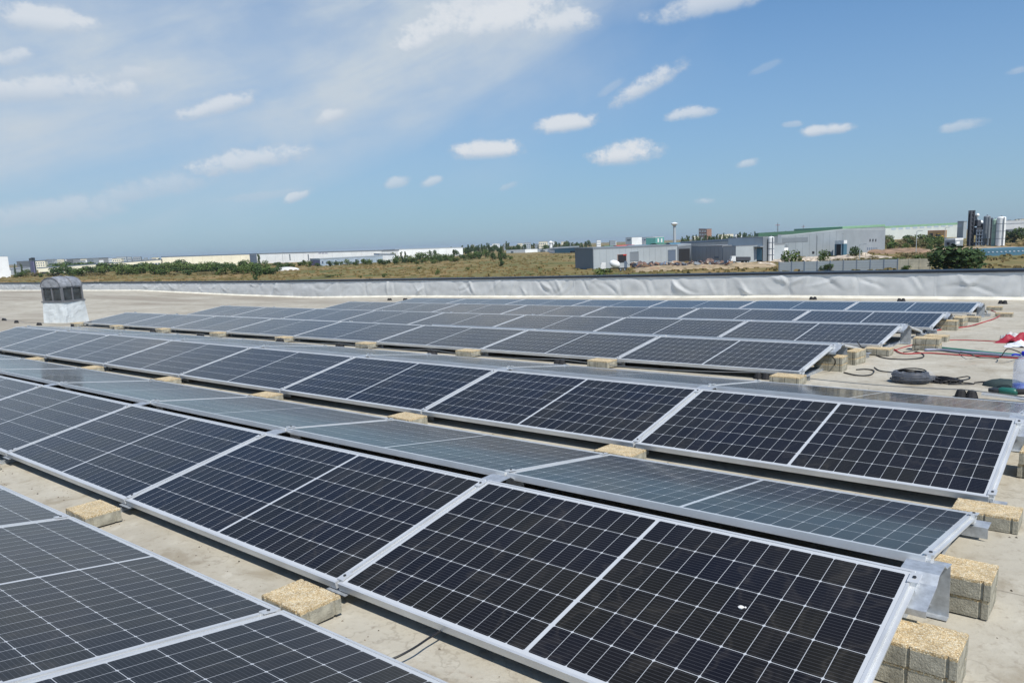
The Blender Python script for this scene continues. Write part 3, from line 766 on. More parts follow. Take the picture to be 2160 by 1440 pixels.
# green power tool with black bag
def tool():
    p = onroof(2128, 836); r = empty('power_tool', p, -.15); g = mat('green tool casing', (.02, .13, .10), .4); k = M['rubber']
    b = MB(); b.tube([(-.10, 0, .04), (-.06, 0, .045), (.04, 0, .045), (.07, 0, .04)], [.018, .032, .034, .02], 10); b.build('motor_housing', g, r, smooth=True)
    b = MB(); b.tube(catmull([(.05, 0, .045), (.09, .02, .05), (.13, .05, .05), (.16, .10, .045)], 4), [.026]*13, 8); b.build('grip', k, r, smooth=True)
    b = MB(); b.lathe([(.045, -.01), (.05, .0), (.05, .02), (.02, .03)], 14, (-.115, 0, .035)); b.build('gear_head', M['steel_dark'], r)
    tag(r, 'green handheld power tool lying beside the blue capped bottle', 'power tool')
    p = onroof(2120, 815); r = empty('tool_bag', p)
    b = MB(); n, m_ = 14, 6
    for i in range(n):
        t = 2*math.pi*i/n
        for j in range(m_):
            s = j/(m_-1); q = math.cos(s*1.45); b.v.append(((.19+.02*noise.noise(Vector((i, j, 1))))*q*math.cos(t), (.11+.02*noise.noise(Vector((i, j, 5))))*q*math.sin(t), .07*math.sin(s*1.57)+.01*noise.noise(Vector((i*.7, j, 3)))))
    for i in range(n):
        for j in range(m_-1): a_, c_ = i*m_+j, ((i+1) % n)*m_+j; b.f.append((a_, c_, c_+1, a_+1)); b.mi.append(0)
    b.f.append(tuple(i*m_+m_-1 for i in range(n))); b.mi.append(0)
    b.build('bag_body', mat('dark green cloth', (.03, .05, .05), .8), r, smooth=True)
    b = MB(); b.tube(catmull([(-.15, 0, .03), (-.22, .0, .02), (-.26, .03, .01), (-.2, .05, .02), (-.14, .03, .03)], 5), .006, 5); b.build('strap', k, r)
    tag(r, 'flattened dark cloth tool bag lying behind the green power tool', 'bag')
tool()
def cloth(u, v, sx, sy, sz, m_, name, lb, cat, seed, rz=0):
    p = onroof(u, v); b = MB(); n = 16
    for i in range(n+1):
        for j in range(n+1):
            x, y = i/n*2-1, j/n*2-1; rr = 1+.3*noise.noise(Vector((x*1.5+seed, y*1.5, 0)))
            e = max(0, 1-(x*x+y*y)*.62); h = sz*e*(.55+.9*noise.noise(Vector((x*2.1+seed, y*2.1, 2)))+.5*abs(noise.noise(Vector((x*4+seed, y*4, 5)))))
            b.v.append((x*sx*rr, y*sy*rr, max(.004, h)))
    for i in range(n):
        for j in range(n): q = i*(n+1)+j; b.f.append((q, q+n+1, q+n+2, q+1)); b.mi.append(0)
    o = b.build(name, m_, smooth=True); o.location = p; o.rotation_euler = (0, 0, rz); tag(o, lb, cat)
cloth(2150, 722, .25, .20, .13, mat('red bag cloth', (.36, .02, .04), .6, 0, .2, 9), 'red_bag', 'crumpled red bag lying on the roof at the right edge', 'bag', 1)
cloth(2162, 732, .2, .12, .09, mat('white bag film', (.75, .77, .82), .4, 0, .08, 9), 'white_bag', 'crumpled white plastic bag in front of the red bag', 'bag', 4)
cloth(2134, 713, .14, .10, .09, mat('pale cloth', (.5, .48, .48), .6, 0, .08, 9), 'pale_cloth', 'pale folded cloth behind the red bag', 'cloth', 9)
# a small board near the tool
p = onroof(2150, 848); o = MB().box(-.28, .2, -.02, .02, 0, .018).build('metal_strip', M['alu']); o.location = p+Vector((0, 0, .02)); o.rotation_euler = (0, .06, .03); tag(o, 'thin metal strip lying in front of the green power tool', 'metal strip')
# dropping on the glass
a_, b_, c_ = rpt('C', 'fb', 0), rpt('C', 'fb', 1), rpt('C', 'ft', 0); nn = (b_-a_).cross(c_-a_).normalized(); d = ray(1563, 1279)
p = CAMP+d*((a_-CAMP).dot(nn)/d.dot(nn)); b = MB(); b.lathe([(.009, -.006), (.0115, .0), (.007, .003), (.002, .0035)], 12); b.lathe([(.004, -.006), (.005, 0), (.002, .002)], 8, (.014, .006, 0))
o = b.build('bird_dropping', mat('white dropping', (.75, .74, .70), .7)); o.location = p+Vector((0, 0, .0)); tag(o, 'small white bird dropping on the nearest right solar panel', 'dropping')
# loose grit on the roof
rg = random.Random(9); b = MB()
for i in range(700):
    x, y = rg.uniform(-9, 1.4), rg.choice((rg.uniform(-.32, 0), rg.uniform(2.2, 2.5), rg.uniform(4.8, 5.6), rg.uniform(-1, 8)))
    if x < -.3 and not (-.33 < y < .02 or 2.2 < y < 2.52 or 4.75 < y < 5.45): continue
    z = roof(x, y); s_ = rg.uniform(.0025, .008); vs = [(x+rg.uniform(-1, 1)*s_*.3+dx*s_, y+dy*s_, z+dz_*s_) for dx, dy, dz_ in ((1, 0, 0), (0, 1, 0), (-1, 0, 0), (0, -1, 0), (0, 0, .9))]
    b.add(vs, [(0, 1, 4), (1, 2, 4), (2, 3, 4), (3, 0, 4)])
tag(b.build('roof_grit', mat('dark grit', (.20, .17, .13), .9, 0, .5, 30)), 'loose grit scattered over the roof', None, kind='stuff')
# ------------------------------------------------------------------ the plain
b = MB(); G0 = -8.0
R_ = [12, 60, 150, 300, 600, 1200, 2500, 5000, 9000, 16000]; na = 48
for rr_ in R_:
    for k in range(na):
        t = 2*math.pi*k/na; b.v.append((rr_*math.cos(t), rr_*math.sin(t)+12, G0))
for i in range(len(R_)-1):
    for k in range(na): q = i*na; b.f.append((q+k, q+(k+1) % na, q+na+(k+1) % na, q+na+k)); b.mi.append(0)
b.f.append(tuple(range(na))); b.mi.append(0)
tag(b.build('ground', M['field']), None, None, kind='structure')
# ------------------------------------------------------------------ far buildings
def bmat(name, col, var=.05, rough=.7, sc=.15): return mat(name, col, rough, 0, var, sc, coord='Object')
M['b_cream'] = bmat('cream cladding', (.86, .80, .62)); M['b_white'] = bmat('white cladding', (.86, .87, .86)); M['b_pale'] = bmat('pale blue cladding', (.42, .50, .58))
M['b_grey'] = bmat('grey cladding', (.30, .335, .36)); M['b_midgrey'] = bmat('mid grey cladding', (.20, .225, .25)); M['b_dark'] = bmat('dark trim', (.06, .065, .08))
M['b_light'] = bmat('light grey cladding', (.40, .44, .46)); M['b_open'] = bmat('dark opening', (.018, .02, .025)); M['b_blue'] = bmat('blue cladding', (.07, .17, .24))
M['b_steel'] = bmat('slate cladding', (.13, .17, .23)); M['b_green'] = bmat('bright green trim', (.24, .43, .27)); M['b_dgreen'] = bmat('dark green trim', (.07, .17, .11))
M['b_red'] = bmat('red sheet', (.55, .04, .03)); M['b_orange'] = bmat('orange cladding', (.40, .24, .11)); M['b_brick'] = bmat('brick red render', (.36, .20, .14)); M['b_tan'] = bmat('tan blockwork', (.48, .44, .34), .15, .9, .5)
M['b_turq'] = bmat('turquoise cladding', (.12, .37, .34)); M['b_lav'] = bmat('lavender cladding', (.22, .20, .34)); M['b_paleg'] = bmat('pale green cladding', (.36, .50, .40)); M['b_yellow'] = bmat('yellow paint', (.60, .36, .03))
M['b_pale_wall'] = bmat('pale sage cladding', (.60, .64, .60)); M['b_roof'] = bmat('grey roofing', (.22, .23, .24)); M['truck_white'] = bmat('white lorry paint', (.78, .78, .77)); M['tyre'] = bmat('tyre rubber', (.02, .02, .02))

def gpt(u, vb): return at(u, vb, G0)
def zat(p, u, v):
    """height seen at pixel (u,v) above the plan point p"""
    d = ray(u, v); t = math.hypot(p.x-CAMP.x, p.y-CAMP.y)/math.hypot(d.x, d.y); return CAMP.z+d.z*t
class Bld:
    """a building from a chain of ground corners (u, v_base, v_top), left to right"""
    def __init__(s, name, label, cat, chain, depth, mw, mr_=None, group=None, trim=None, trim_h=.5, dist=None):
        s.P = [gpt(u, vb) for u, vb, vt in chain]; s.Z = [zat(p, u, vt) for p, (u, vb, vt) in zip(s.P, chain)]
        P = s.P
        if len(P) == 2:
            e = (P[1]-P[0]); n = Vector((-e.y, e.x, 0)).normalized()
            if n.dot(P[0]-CAMP) < 0: n = -n
            back = [P[1]+n*depth, P[0]+n*depth]; zb = [s.Z[1], s.Z[0]]
        else:
            back = [P[0]+P[-1]-P[1]]; zb = [(s.Z[0]+s.Z[-1])/2]
        poly = [(p.x, p.y) for p in P]+[(p.x, p.y) for p in back]; zt = s.Z+zb
        c = Vector((sum(p[0] for p in poly)/len(poly), sum(p[1] for p in poly)/len(poly), G0))
        s.c = c; s.r = empty(name, c); tag(s.r, label, cat, group)
        loc = [(p[0]-c.x, p[1]-c.y) for p in poly]; zz = [z-c.z for z in zt]; s.loc, s.zz = loc, zz
        MB().prism(loc, 0, zz).build('wall', mw, s.r)
        cx_ = [(x*1.004, y*1.004) for x, y in loc]
        MB().prism(cx_, [z+.003 for z in zz], [z+.25 for z in zz]).build('roof', mr_ or M['b_roof'], s.r)
        if trim:
            cx_ = [(x*1.006, y*1.006) for x, y in loc]
            MB().prism(cx_, [z-trim_h for z in zz], [z+.27 for z in zz]).build('fascia', trim, s.r)
    def hit(s, i, u, v):
        """(distance along wall i, height) where the ray meets it"""
        a, b = s.P[i], s.P[i+1]; e = (b-a).normalized(); n = Vector((-e.y, e.x, 0)); d = ray(u, v)
        t = (a-CAMP).dot(n)/d.dot(n); q = CAMP+d*t; return (q-a).dot(e), q.z-G0
    def opening(s, i, u0, v0, u1, v1, m_, name='window', proud=.12, frame=None):
        (s0, za), (s1, zb) = s.hit(i, u0, v1), s.hit(i, u1, v0); return s.op_m(i, s0, s1, za, zb, m_, name, proud, frame)
    def op_m(s, i, s0, s1, za, zb, m_, name='window', proud=.12, frame=None):
        a, b = s.P[i], s.P[i+1]; e = (b-a).normalized(); n = Vector((-e.y, e.x, 0))
        if n.dot(CAMP-a) < 0: n = -n
        o = a-s.c; Mx = Matrix(((e.x, n.x, 0, o.x), (e.y, n.y, 0, o.y), (0, 0, 1, 0), (0, 0, 0, 1)))
        za = max(za, .02)
        w_ = MB().box(s0, s1, -.2, proud, za, zb, M_=Mx).build(name, m_, s.r)
        if frame:
            f = .12; fb = MB()
            fb.box(s0-f, s1+f, -.1, proud+.08, zb+.002, zb+f, M_=Mx); fb.box(s0-f, s0-.002, -.1, proud+.08, za, zb, M_=Mx); fb.box(s1+.002, s1+f, -.1, proud+.08, za, zb, M_=Mx)
            fb.build('frame', frame, w_)
        return w_
def seams(B, i, n, m_, name='panel_seam'):
    a, b = B.P[i], B.P[i+1]; L = (b-a).length
    for k in range(1, n):
        s = L*k/n; z = B.zz[i]+(B.zz[i+1]-B.zz[i])*k/n; B.op_m(i, s-.06, s+.06, .05, z-.5, m_, name, .03)
GR = 'warehouses across the plain'
# left side
B = Bld('warehouse', 'tall plain white hall cut by the left photo edge', 'building', [(-60, 589, 541), (23, 585, 541)], 6, M['b_white'], group=GR); B.opening(0, -50, 570, -20, 586, M['b_midgrey'], 'door')
B = Bld('warehouse', 'low white annexe between the tall white hall and the slim grey tower', 'building', [(24, 580, 569), (68, 577, 563)], 25, M['b_white'], group=GR)
B.opening(0, 36, 574, 46, 577, M['b_midgrey'], 'window')
B = Bld('chimney_tower', 'slim dark grey tower left of the long cream building', 'tower', [(66, 581, 546), (72, 582, 544), (79, 581, 544)], 8, M['b_midgrey'], trim=M['b_dark'], trim_h=1.2)
B.opening(0, 67, 551, 70, 578, M['b_lav'], 'cladding_strip')
B = Bld('warehouse', 'long low cream building with brown roof edge behind the skylight', 'building', [(82, 578, 565), (342, 567, 547)], 40, M['b_cream'], trim=M['b_steel'], trim_h=.5, group=GR)
B.opening(0, 85, 573, 101, 577.5, M['b_open']); B.opening(0, 105, 567, 124, 573, M['b_midgrey'], 'window')
for k in range(9): B.opening(0, 283+k*6.3, 557-k*.35, 287.5+k*6.3, 563-k*.35, M['b_steel'], 'window')
B = Bld('warehouse', 'large cream windowless hall, tallest of the left cream buildings', 'building', [(343, 566, 541.5), (528, 557.5, 535.5), (543, 556.5, 534.8)], 70, M['b_cream'], trim=M['b_steel'], trim_h=.7, group=GR)
B.opening(0, 347, 553, 357, 556, M['b_midgrey']); B.opening(0, 380, 552.5, 386, 554, M['b_midgrey']); B.opening(0, 388, 551.5, 395, 554, M['b_midgrey'])
B.op_m(1, .5, (B.P[2]-B.P[1]).length-.5, .1, B.zz[1]-1, M['b_steel'], 'cladding_strip'); seams(B, 0, 9, M['b_tan'])
B = Bld('warehouse', 'very long white hall right of the large cream hall', 'building', [(543, 556, 535), (806, 547, 528)], 60, M['b_white'], trim=M['b_midgrey'], trim_h=.6, group=GR)
seams(B, 0, 13, M['b_light'])
for u in (611, 650): B.opening(0, u, 536, u+1.2, 549, M['b_midgrey'], 'downpipe')
for k, u in enumerate((672, 679, 686)): B.opening(0, u, 533.6-k*.1, u+5, 535-k*.1, M['b_lav'], 'faded_sign')
B = Bld('warehouse', 'pale blue low hall with dark windows in front of the long white hall', 'building', [(655, 560, 546), (676, 561, 546), (808, 553, 539)], 30, M['b_pale'], trim=M['b_light'], trim_h=.4, group=GR)
B.op_m(0, .5, (B.P[1]-B.P[0]).length-.5, .1, B.zz[0]-1, M['b_lav'], 'cladding_strip')
for u in (678, 692, 706, 748, 762): B.opening(1, u, 550-(u-678)*.05, u+4, 556-(u-678)*.05, M['b_steel'], 'window', frame=M['b_white'])
B = Bld('warehouse', 'small white gatehouse at the right end of the pale blue hall', 'building', [(790, 553, 535), (822, 552, 536), (834, 552, 536)], 14, M['b_white'], trim=M['b_midgrey'], trim_h=.8, group=GR)
B.opening(1, 823, 541, 829, 545, M['b_open']); B.opening(0, 792, 536.5, 806, 539, M['b_midgrey'])
B = Bld('warehouse', 'long white hall ending at the dark treeline', 'building', [(835, 545, 526), (977, 539, 521.5)], 50, M['b_white'], trim=M['b_light'], trim_h=.5, group=GR)
seams(B, 0, 8, M['b_light'])
B = Bld('warehouse', 'grey shed roof behind the long low cream building', 'building', [(37, 566, 551.5), (156, 563, 546)], 60, M['b_roof'], group=GR); seams(B, 0, 6, M['b_midgrey'])
for k, (u, v0, v1, w_, t) in enumerate(((168, 549, 556, 8, 'left of two small white tanks above the cream roof'), (178, 549, 556, 7, 'right of two small white tanks above the cream roof'))):
    p = gpt(u+w_/2, 565); H = zat(p, u, v0)-G0; R0 = w_/2/FPX*(p-CAMP).length
    o = MB().lathe([(R0, 0), (R0, H-.8), (R0*.5, H)], 14).build('storage_tank', M['b_white']); o.location = p; tag(o, t, 'tank', 'small white tanks')
o = MB().add(*(lambda n=14, m_=6: ([((30-28*0)*math.cos(math.pi*i/n)*1.0, 12*j, 7*math.sin(math.pi*i/n)) for i in range(n+1) for j in range(m_)], [(i*m_+j, i*m_+j+1, (i+1)*m_+j+1, (i+1)*m_+j) for i in range(n) for j in range(m_-1)]+[tuple(i*m_ for i in range(n+1))]))()).build('storage_tent', M['b_white'])
o.location = gpt(592, 571)+Vector((0, 0, -.02)); o.rotation_euler = (0, 0, .75); o.scale = (.26, .2, .26); tag(o, 'low arched white storage tent among shrubs right of the cream hall', 'tent')
# centre
B = Bld('warehouse', 'flat white shed in front of the dark treeline', 'building', [(1068, 534, 527.5), (1108, 533, 526)], 20, M['b_white'], group=GR); B.opening(0, 1078, 530, 1083, 533.5, M['b_steel'], 'door')
B = Bld('warehouse', 'thin white shed left of the blue building', 'building', [(1122, 532, 526), (1160, 531, 525.5)], 20, M['b_white'], group=GR); B.opening(0, 1140, 528, 1150, 531, M['b_midgrey'], 'door')
B = Bld('warehouse', 'blue hall with white roof left of the long grey hall', 'building', [(1158, 533, 524), (1170, 534, 522), (1222, 533, 519)], 30, M['b_blue'], M['b_white'], trim=M['b_white'], trim_h=1.2, group=GR)
B.op_m(0, .5, (B.P[1]-B.P[0]).length-.5, .1, B.zz[0]-1.5, M['b_white'], 'cladding_strip'); B.opening(1, 1203, 529, 1215, 533, M['b_open'], 'door')
p = gpt(1162.5, 531); H = zat(p, 1162.5, 508)-G0
o = MB().lathe([(2.0, 0), (1.6, H*.8), (2.6, H*.82), (2.4, H*.9), (.4, H)], 8).build('water_tower', M['b_white']); o.location = p; tag(o, 'slim white tower standing behind the blue hall', 'tower')
# long grey hall
B = Bld('warehouse', 'long light grey hall with dark side and shutters, nearest beyond the parapet', 'building', [(1214, 567, 524), (1252, 569, 524), (1429, 556, 517)], 40, M['b_light'], M['b_white'], trim=M['b_midgrey'], trim_h=.35, group=GR)
e0 = (B.P[1]-B.P[0]).length; B.op_m(0, .02, e0-.02, .02, B.zz[0]-.36, M['b_midgrey'], 'dark_side', .05)  # whole end wall covered in a darker grey
B.opening(1, 1303, 536.5, 1320, 554, M['b_open'], 'door', frame=M['b_brick']); B.opening(1, 1329, 531, 1346, 551, M['b_midgrey'], 'shutter', frame=M['b_grey']); B.opening(1, 1409, 527, 1424, 551, M['b_steel'], 'shutter', frame=M['b_midgrey'])
B.opening(1, 1314, 536, 1321, 539, M['b_red'], 'door_sign', .2); seams(B, 1, 14, M['b_grey'])
# coloured canopies behind the grey hall
for (u0, u1, vb, vt, m_, t) in ((1284, 1312, 540, 518, 'b_red', 'red domed canopy showing above the grey hall roof'), (1314, 1334, 540, 517.5, 'b_blue', 'blue domed canopy beside the red one above the grey hall'), (1262, 1283, 540, 519, 'b_dgreen', 'dark green canopy left of the red one above the grey hall'),
                                (1398, 1420, 536, 512.5, 'b_blue', 'blue canopy at the far end above the grey hall roof'), (1362, 1396, 536, 513.5, 'b_dgreen', 'dark green canopy near the far end above the grey hall roof')):
    p, q = gpt(u0, vb), gpt(u1, vb); H = zat(p, u0, vt)-G0; W_ = (q-p).length; r = empty('market_canopy', (p+q)/2, math.atan2((q-p).y, (q-p).x)); b = MB()
    n = 10; vs = []
    for j in (0, 14):
        for i in range(n+1): vs.append((-W_/2+W_*i/n, j, H-3+3*math.sin(math.pi*i/n)))
        vs += [(W_/2, j, H-4), (-W_/2, j, H-4)]
    k = n+3; b.add(vs, [(i, (i+1) % k, k+(i+1) % k, k+i) for i in range(k)]+[tuple(range(k))[::-1], tuple(range(k, 2*k))]); b.build('canopy', M[m_], r)
    b = MB()
    for x in (-W_/2+.3, W_/2-.3):
        for y in (.3, 13.7): b.box(x-.15, x+.15, y-.15, y+.15, 0, H-4.002)
    b.build('post', M['b_midgrey'], r); tag(r, t, 'canopy')
B = Bld('warehouse', 'dark gateway bay between the long grey hall and the sloped grey hall', 'building', [(1430, 553, 519), (1458, 552, 515)], 30, M['b_midgrey'], trim=M['b_grey'], trim_h=.5, group=GR)
B.opening(0, 1432, 524, 1455, 551, M['b_open'], 'gateway')
B = Bld('warehouse', 'grey hall with a darker sloping roof right of the gateway bay', 'building', [(1459, 552, 520), (1524, 553, 519)], 30, M['b_grey'], group=GR)
B.opening(0, 1507, 541, 1516, 545, M['b_steel']); seams(B, 0, 8, M['b_midgrey'])
B = Bld('warehouse', 'slate grey hall rising behind the sloping roofed grey hall', 'building', [(1436, 548, 511), (1536, 546, 505)], 30, M['b_midgrey'], trim=M['b_steel'], group=GR)
B = Bld('warehouse', 'pale grey hall with an open canopy bay left of the white silo', 'building', [(1525, 553, 521), (1552, 554, 520)], 20, M['b_light'], group=GR); seams(B, 0, 4, M['b_grey'])
B = Bld('warehouse', 'tall pale hall front over a blue gate left of the white silo', 'building', [(1536, 552, 503), (1609, 552, 501), (1620, 551, 500)], 20, M['b_light'], group=GR)
B.opening(0, 1553, 523, 1609, 551, M['b_open'], 'open_bay', .1); B.opening(0, 1556, 525, 1564, 550, M['b_light'], 'pier', .25); B.opening(0, 1568, 526, 1581, 550, M['b_grey'], 'pier', .25); B.opening(0, 1584, 524, 1607, 549, M['b_blue'], 'gate', .25)
e0 = (B.P[2]-B.P[1]).length; B.op_m(1, .02, e0-.02, .02, B.zz[1]-.1, M['b_midgrey'], 'dark_side', .05); B.opening(0, 1553, 519, 1610, 522, M['b_grey'], 'canopy_beam', 1.5)
def silo(u, w_, vb, vt, m_, label, name='silo', rings=0, cone=False, grp=None, legs=False):
    p = gpt(u, vb); D = math.hypot(p.x-CAMP.x, p.y-CAMP.y); H = zat(p, u, vt)-G0; R0 = w_/2/FPX*D*.98; r = empty(name, p)
    z0 = H*.25 if legs else 0
    MB().lathe([(R0*.3 if legs else R0, z0-(H*.12 if legs else 0)), (R0, z0+.01), (R0, H*.96), (R0*.85, H*.985), (R0*.25, H)] if not cone else [(R0, z0), (R0, H*.88), (R0*.1, H)], 18).build('tank', M[m_], r, smooth=False)
    for k in range(rings): MB().lathe([(R0+.06, 0), (R0+.06, .2)], 18, (0, 0, z0+(H-z0)*(k+1)/(rings+1))).build('ring', M['b_midgrey'], r)
    if legs:
        for a in (.8, 2.4, 3.9, 5.5): MB().tube([(R0*.9*math.cos(a), R0*.9*math.sin(a), 0), (R0*.9*math.cos(a), R0*.9*math.sin(a), z0+1)], .18, 5).build('leg', M['b_midgrey'], r)
    b = MB()
    d = (CAMP-p).normalized(); x, y = (d.x-.5*d.y)*R0*1.08, (d.y+.5*d.x)*R0*1.08
    b.box(x-.25, x+.25, y-.06, y+.06, .3, H*.97); b.build('ladder', M['b_midgrey'], r)
    b = MB().lathe([(R0*.2, H), (R0*.2, H+.5)], 8).build('vent', M['b_midgrey'], r)
    tag(r, label, 'silo', grp)
silo(1626, 12, 551, 499, 'b_white', 'tall white silo between the pale hall and the big grey hall', rings=3)
B = Bld('cabin', 'white cabin just right of the tall white silo', 'cabin', [(1634, 548, 523), (1647, 548, 523)], 4, M['b_white']); B.opening(0, 1637, 528, 1641, 534, M['b_midgrey'])
# big grey hall at right
B = Bld('warehouse', 'big grey hall under the dark green roof band', 'building', [(1640, 543, 496), (1723, 540, 495), (1778, 538, 493)], 50, M['b_grey'], group=GR)
B = Bld('warehouse', 'big grey hall with three slit windows and a blue entrance', 'building', [(1648, 545, 498), (1777, 538, 484), (1866, 531, 484)], 60, M['b_grey'], trim=M['b_light'], trim_h=.25, group=GR)
B.opening(0, 1650, 500, 1704, 512, M['b_midgrey'], 'cladding_strip', .08); B.opening(0, 1648, 515, 1661, 541, M['b_midgrey'], 'cladding_strip', .08); B.opening(0, 1722, 497, 1724, 537, M['b_midgrey'], 'downpipe', .15)
for u in (1713, 1747, 1683): B.opening(0, u, 530, u+4.5, 535, M['b_open'], 'door')
for u in (1834, 1840, 1846): B.opening(1, u, 504, u+2.2, 509.5, M['b_open'], 'window')
for k in range(6): B.opening(1, 1829+k*3.9, 522, 1830.7+k*3.9, 527, M['b_steel'], 'window')
seams(B, 0, 9, M['b_midgrey']); seams(B, 1, 8, M['b_light'])
B = Bld('entrance_porch', 'blue and white entrance porch on the big grey hall', 'porch', [(1760, 540, 509), (1779, 540, 508), (1786, 539, 508)], 5, M['b_blue'], M['b_white'], trim=M['b_white'], trim_h=1.2)
B.opening(0, 1764, 515, 1775, 538, M['b_open'], 'door', frame=M['b_pale']); B.opening(0, 1765, 510.5, 1771, 513.5, M['b_white'], 'sign')
B = Bld('warehouse', 'hall with a long dark green roof band behind the big grey hall', 'building', [(1600, 522, 492), (1776, 516, 481.5)], 60, M['b_midgrey'], M['b_dgreen'], trim=M['b_dgreen'], trim_h=3, group=GR)
B = Bld('warehouse', 'wide hall with a bright green roof line running to the right', 'building', [(1776, 515, 479), (1865, 511, 474)], 60, M['b_grey'], M['b_green'], trim=M['b_green'], trim_h=1.6, group=GR)
B = Bld('warehouse', 'pale grey hall with a faded green roof behind the asphalt plant', 'building', [(1866, 506, 477.5), (2020, 500, 470)], 60, M['b_pale_wall'], M['b_paleg'], trim=M['b_green'], trim_h=2, group=GR)
for k in range(9): B.opening(0, 1880+k*15, 480-k*.9, 1890+k*15, 485-k*.9, M['b_pale'], 'window')
B = Bld('warehouse', 'white block with dark top left of the asphalt plant', 'building', [(2018, 503, 467), (2031, 503, 467)], 3, M['b_light'], trim=M['b_midgrey'], group=GR); B.opening(0, 2021, 473, 2029, 479, M['b_pale'])
# asphalt plant
p = gpt(2046, 519); D = (p-CAMP).length; r = empty('asphalt_plant', p, math.atan2(_r.y, _r.x)); px = D/FPX; H = zat(p, 2046, 444)-G0
b = MB(); s_ = 3*px
for x in (-s_, s_):
    for y in (-s_, s_): b.box(x-.35, x+.35, y-.35, y+.35, 0, H)
for k in range(9):
    z = H*k/9; b.box(-s_, s_, -s_-.2, -s_+.2, z, z+.4); b.box(-s_, s_, s_-.2, s_+.2, z, z+.4); b.box(-s_-.2, -s_+.2, -s_, s_, z, z+.4); b.box(s_-.2, s_+.2, -s_, s_, z, z+.4)
b.box(-s_*.7, s_*.7, -s_*.7, s_*.7, 1, H*.97); b.build('elevator_tower', M['b_dark'], r)
b = MB(); 
for (x0, x1, z0, z1) in ((5, 14, .30, .52), (6, 12, .55, .72), (15, 24, .12, .42), (4, 26, .02, .10), (16, 20, .45, .62)): b.box(x0*px, x1*px, -3, 3, z0*H, z1*H)
b.build('mixing_unit', M['b_dark'], r)
b = MB()
for x in (5, 10, 15, 20, 25): b.box(x*px-.25, x*px+.25, -3.3, -3.001, 0, H*.45)
for z in (.1, .2, .3, .4): b.box(5*px, 26*px, -3.6, -3.301, z*H, z*H+.25)
b.build('gantry', M['b_steel'], r)
for (x, z, R0) in ((8, .86, 3.2), (15, .66, 3.6), (10, .60, 2.4)): b = MB(); b.lathe([(.05*R0*px, -R0*px), (R0*px*.7, -R0*.7*px), (R0*px, 0), (R0*px*.7, R0*.7*px), (.05*R0*px, R0*px)], 12, (x*px, -1.5, z*H)); b.build('pressure_vessel', M['b_white'], r, smooth=True)
b = MB(); b.tube([(2*px, 0, H*.9), (16*px, 0, H*.62), (20*px, 0, H*.5)], .8, 6); b.build('feed_pipe', M['b_grey'], r)
tag(r, 'dark asphalt plant tower with white spherical vessels at the right', 'plant')
silo(2079, 12, 519, 455, 'b_midgrey', 'grey silo beside the dark asphalt tower', rings=4, grp='silos of the asphalt plant', legs=True)
silo(2089, 5, 518, 460, 'b_dark', 'narrow dark silo between grey and white ones', rings=2, grp='silos of the asphalt plant')
silo(2096, 9, 519, 462, 'b_paleg', 'pale greenish silo next to the big white one', rings=3, grp='silos of the asphalt plant')
silo(2109, 15, 519, 457, 'b_white', 'big white silo, rightmost of the plant', rings=3, grp='silos of the asphalt plant')
B = Bld('warehouse', 'white elevated hall at the right photo edge behind the silos', 'building', [(2112, 497, 466), (2175, 495, 464)], 25, M['b_white'], group=GR); B.opening(0, 2113, 470, 2174, 472, M['b_midgrey'], 'window_band', .2); B.opening(0, 2120, 482, 2174, 497, M['b_midgrey'], 'bay_shade_panel', .1)  # last opening: flat grey panel painted as the shade below the hall
B = Bld('warehouse', 'long bright blue low building with a row of windows at right edge', 'building', [(2066, 541, 528), (2180, 537, 523)], 12, M['b_blue'], M['b_pale'], trim=M['b_blue'], trim_h=.5, group=GR)
for k in range(11): B.opening(0, 2074+k*9, 531-k*.33, 2078+k*9, 533.5-k*.33, M['b_pale'], 'window')
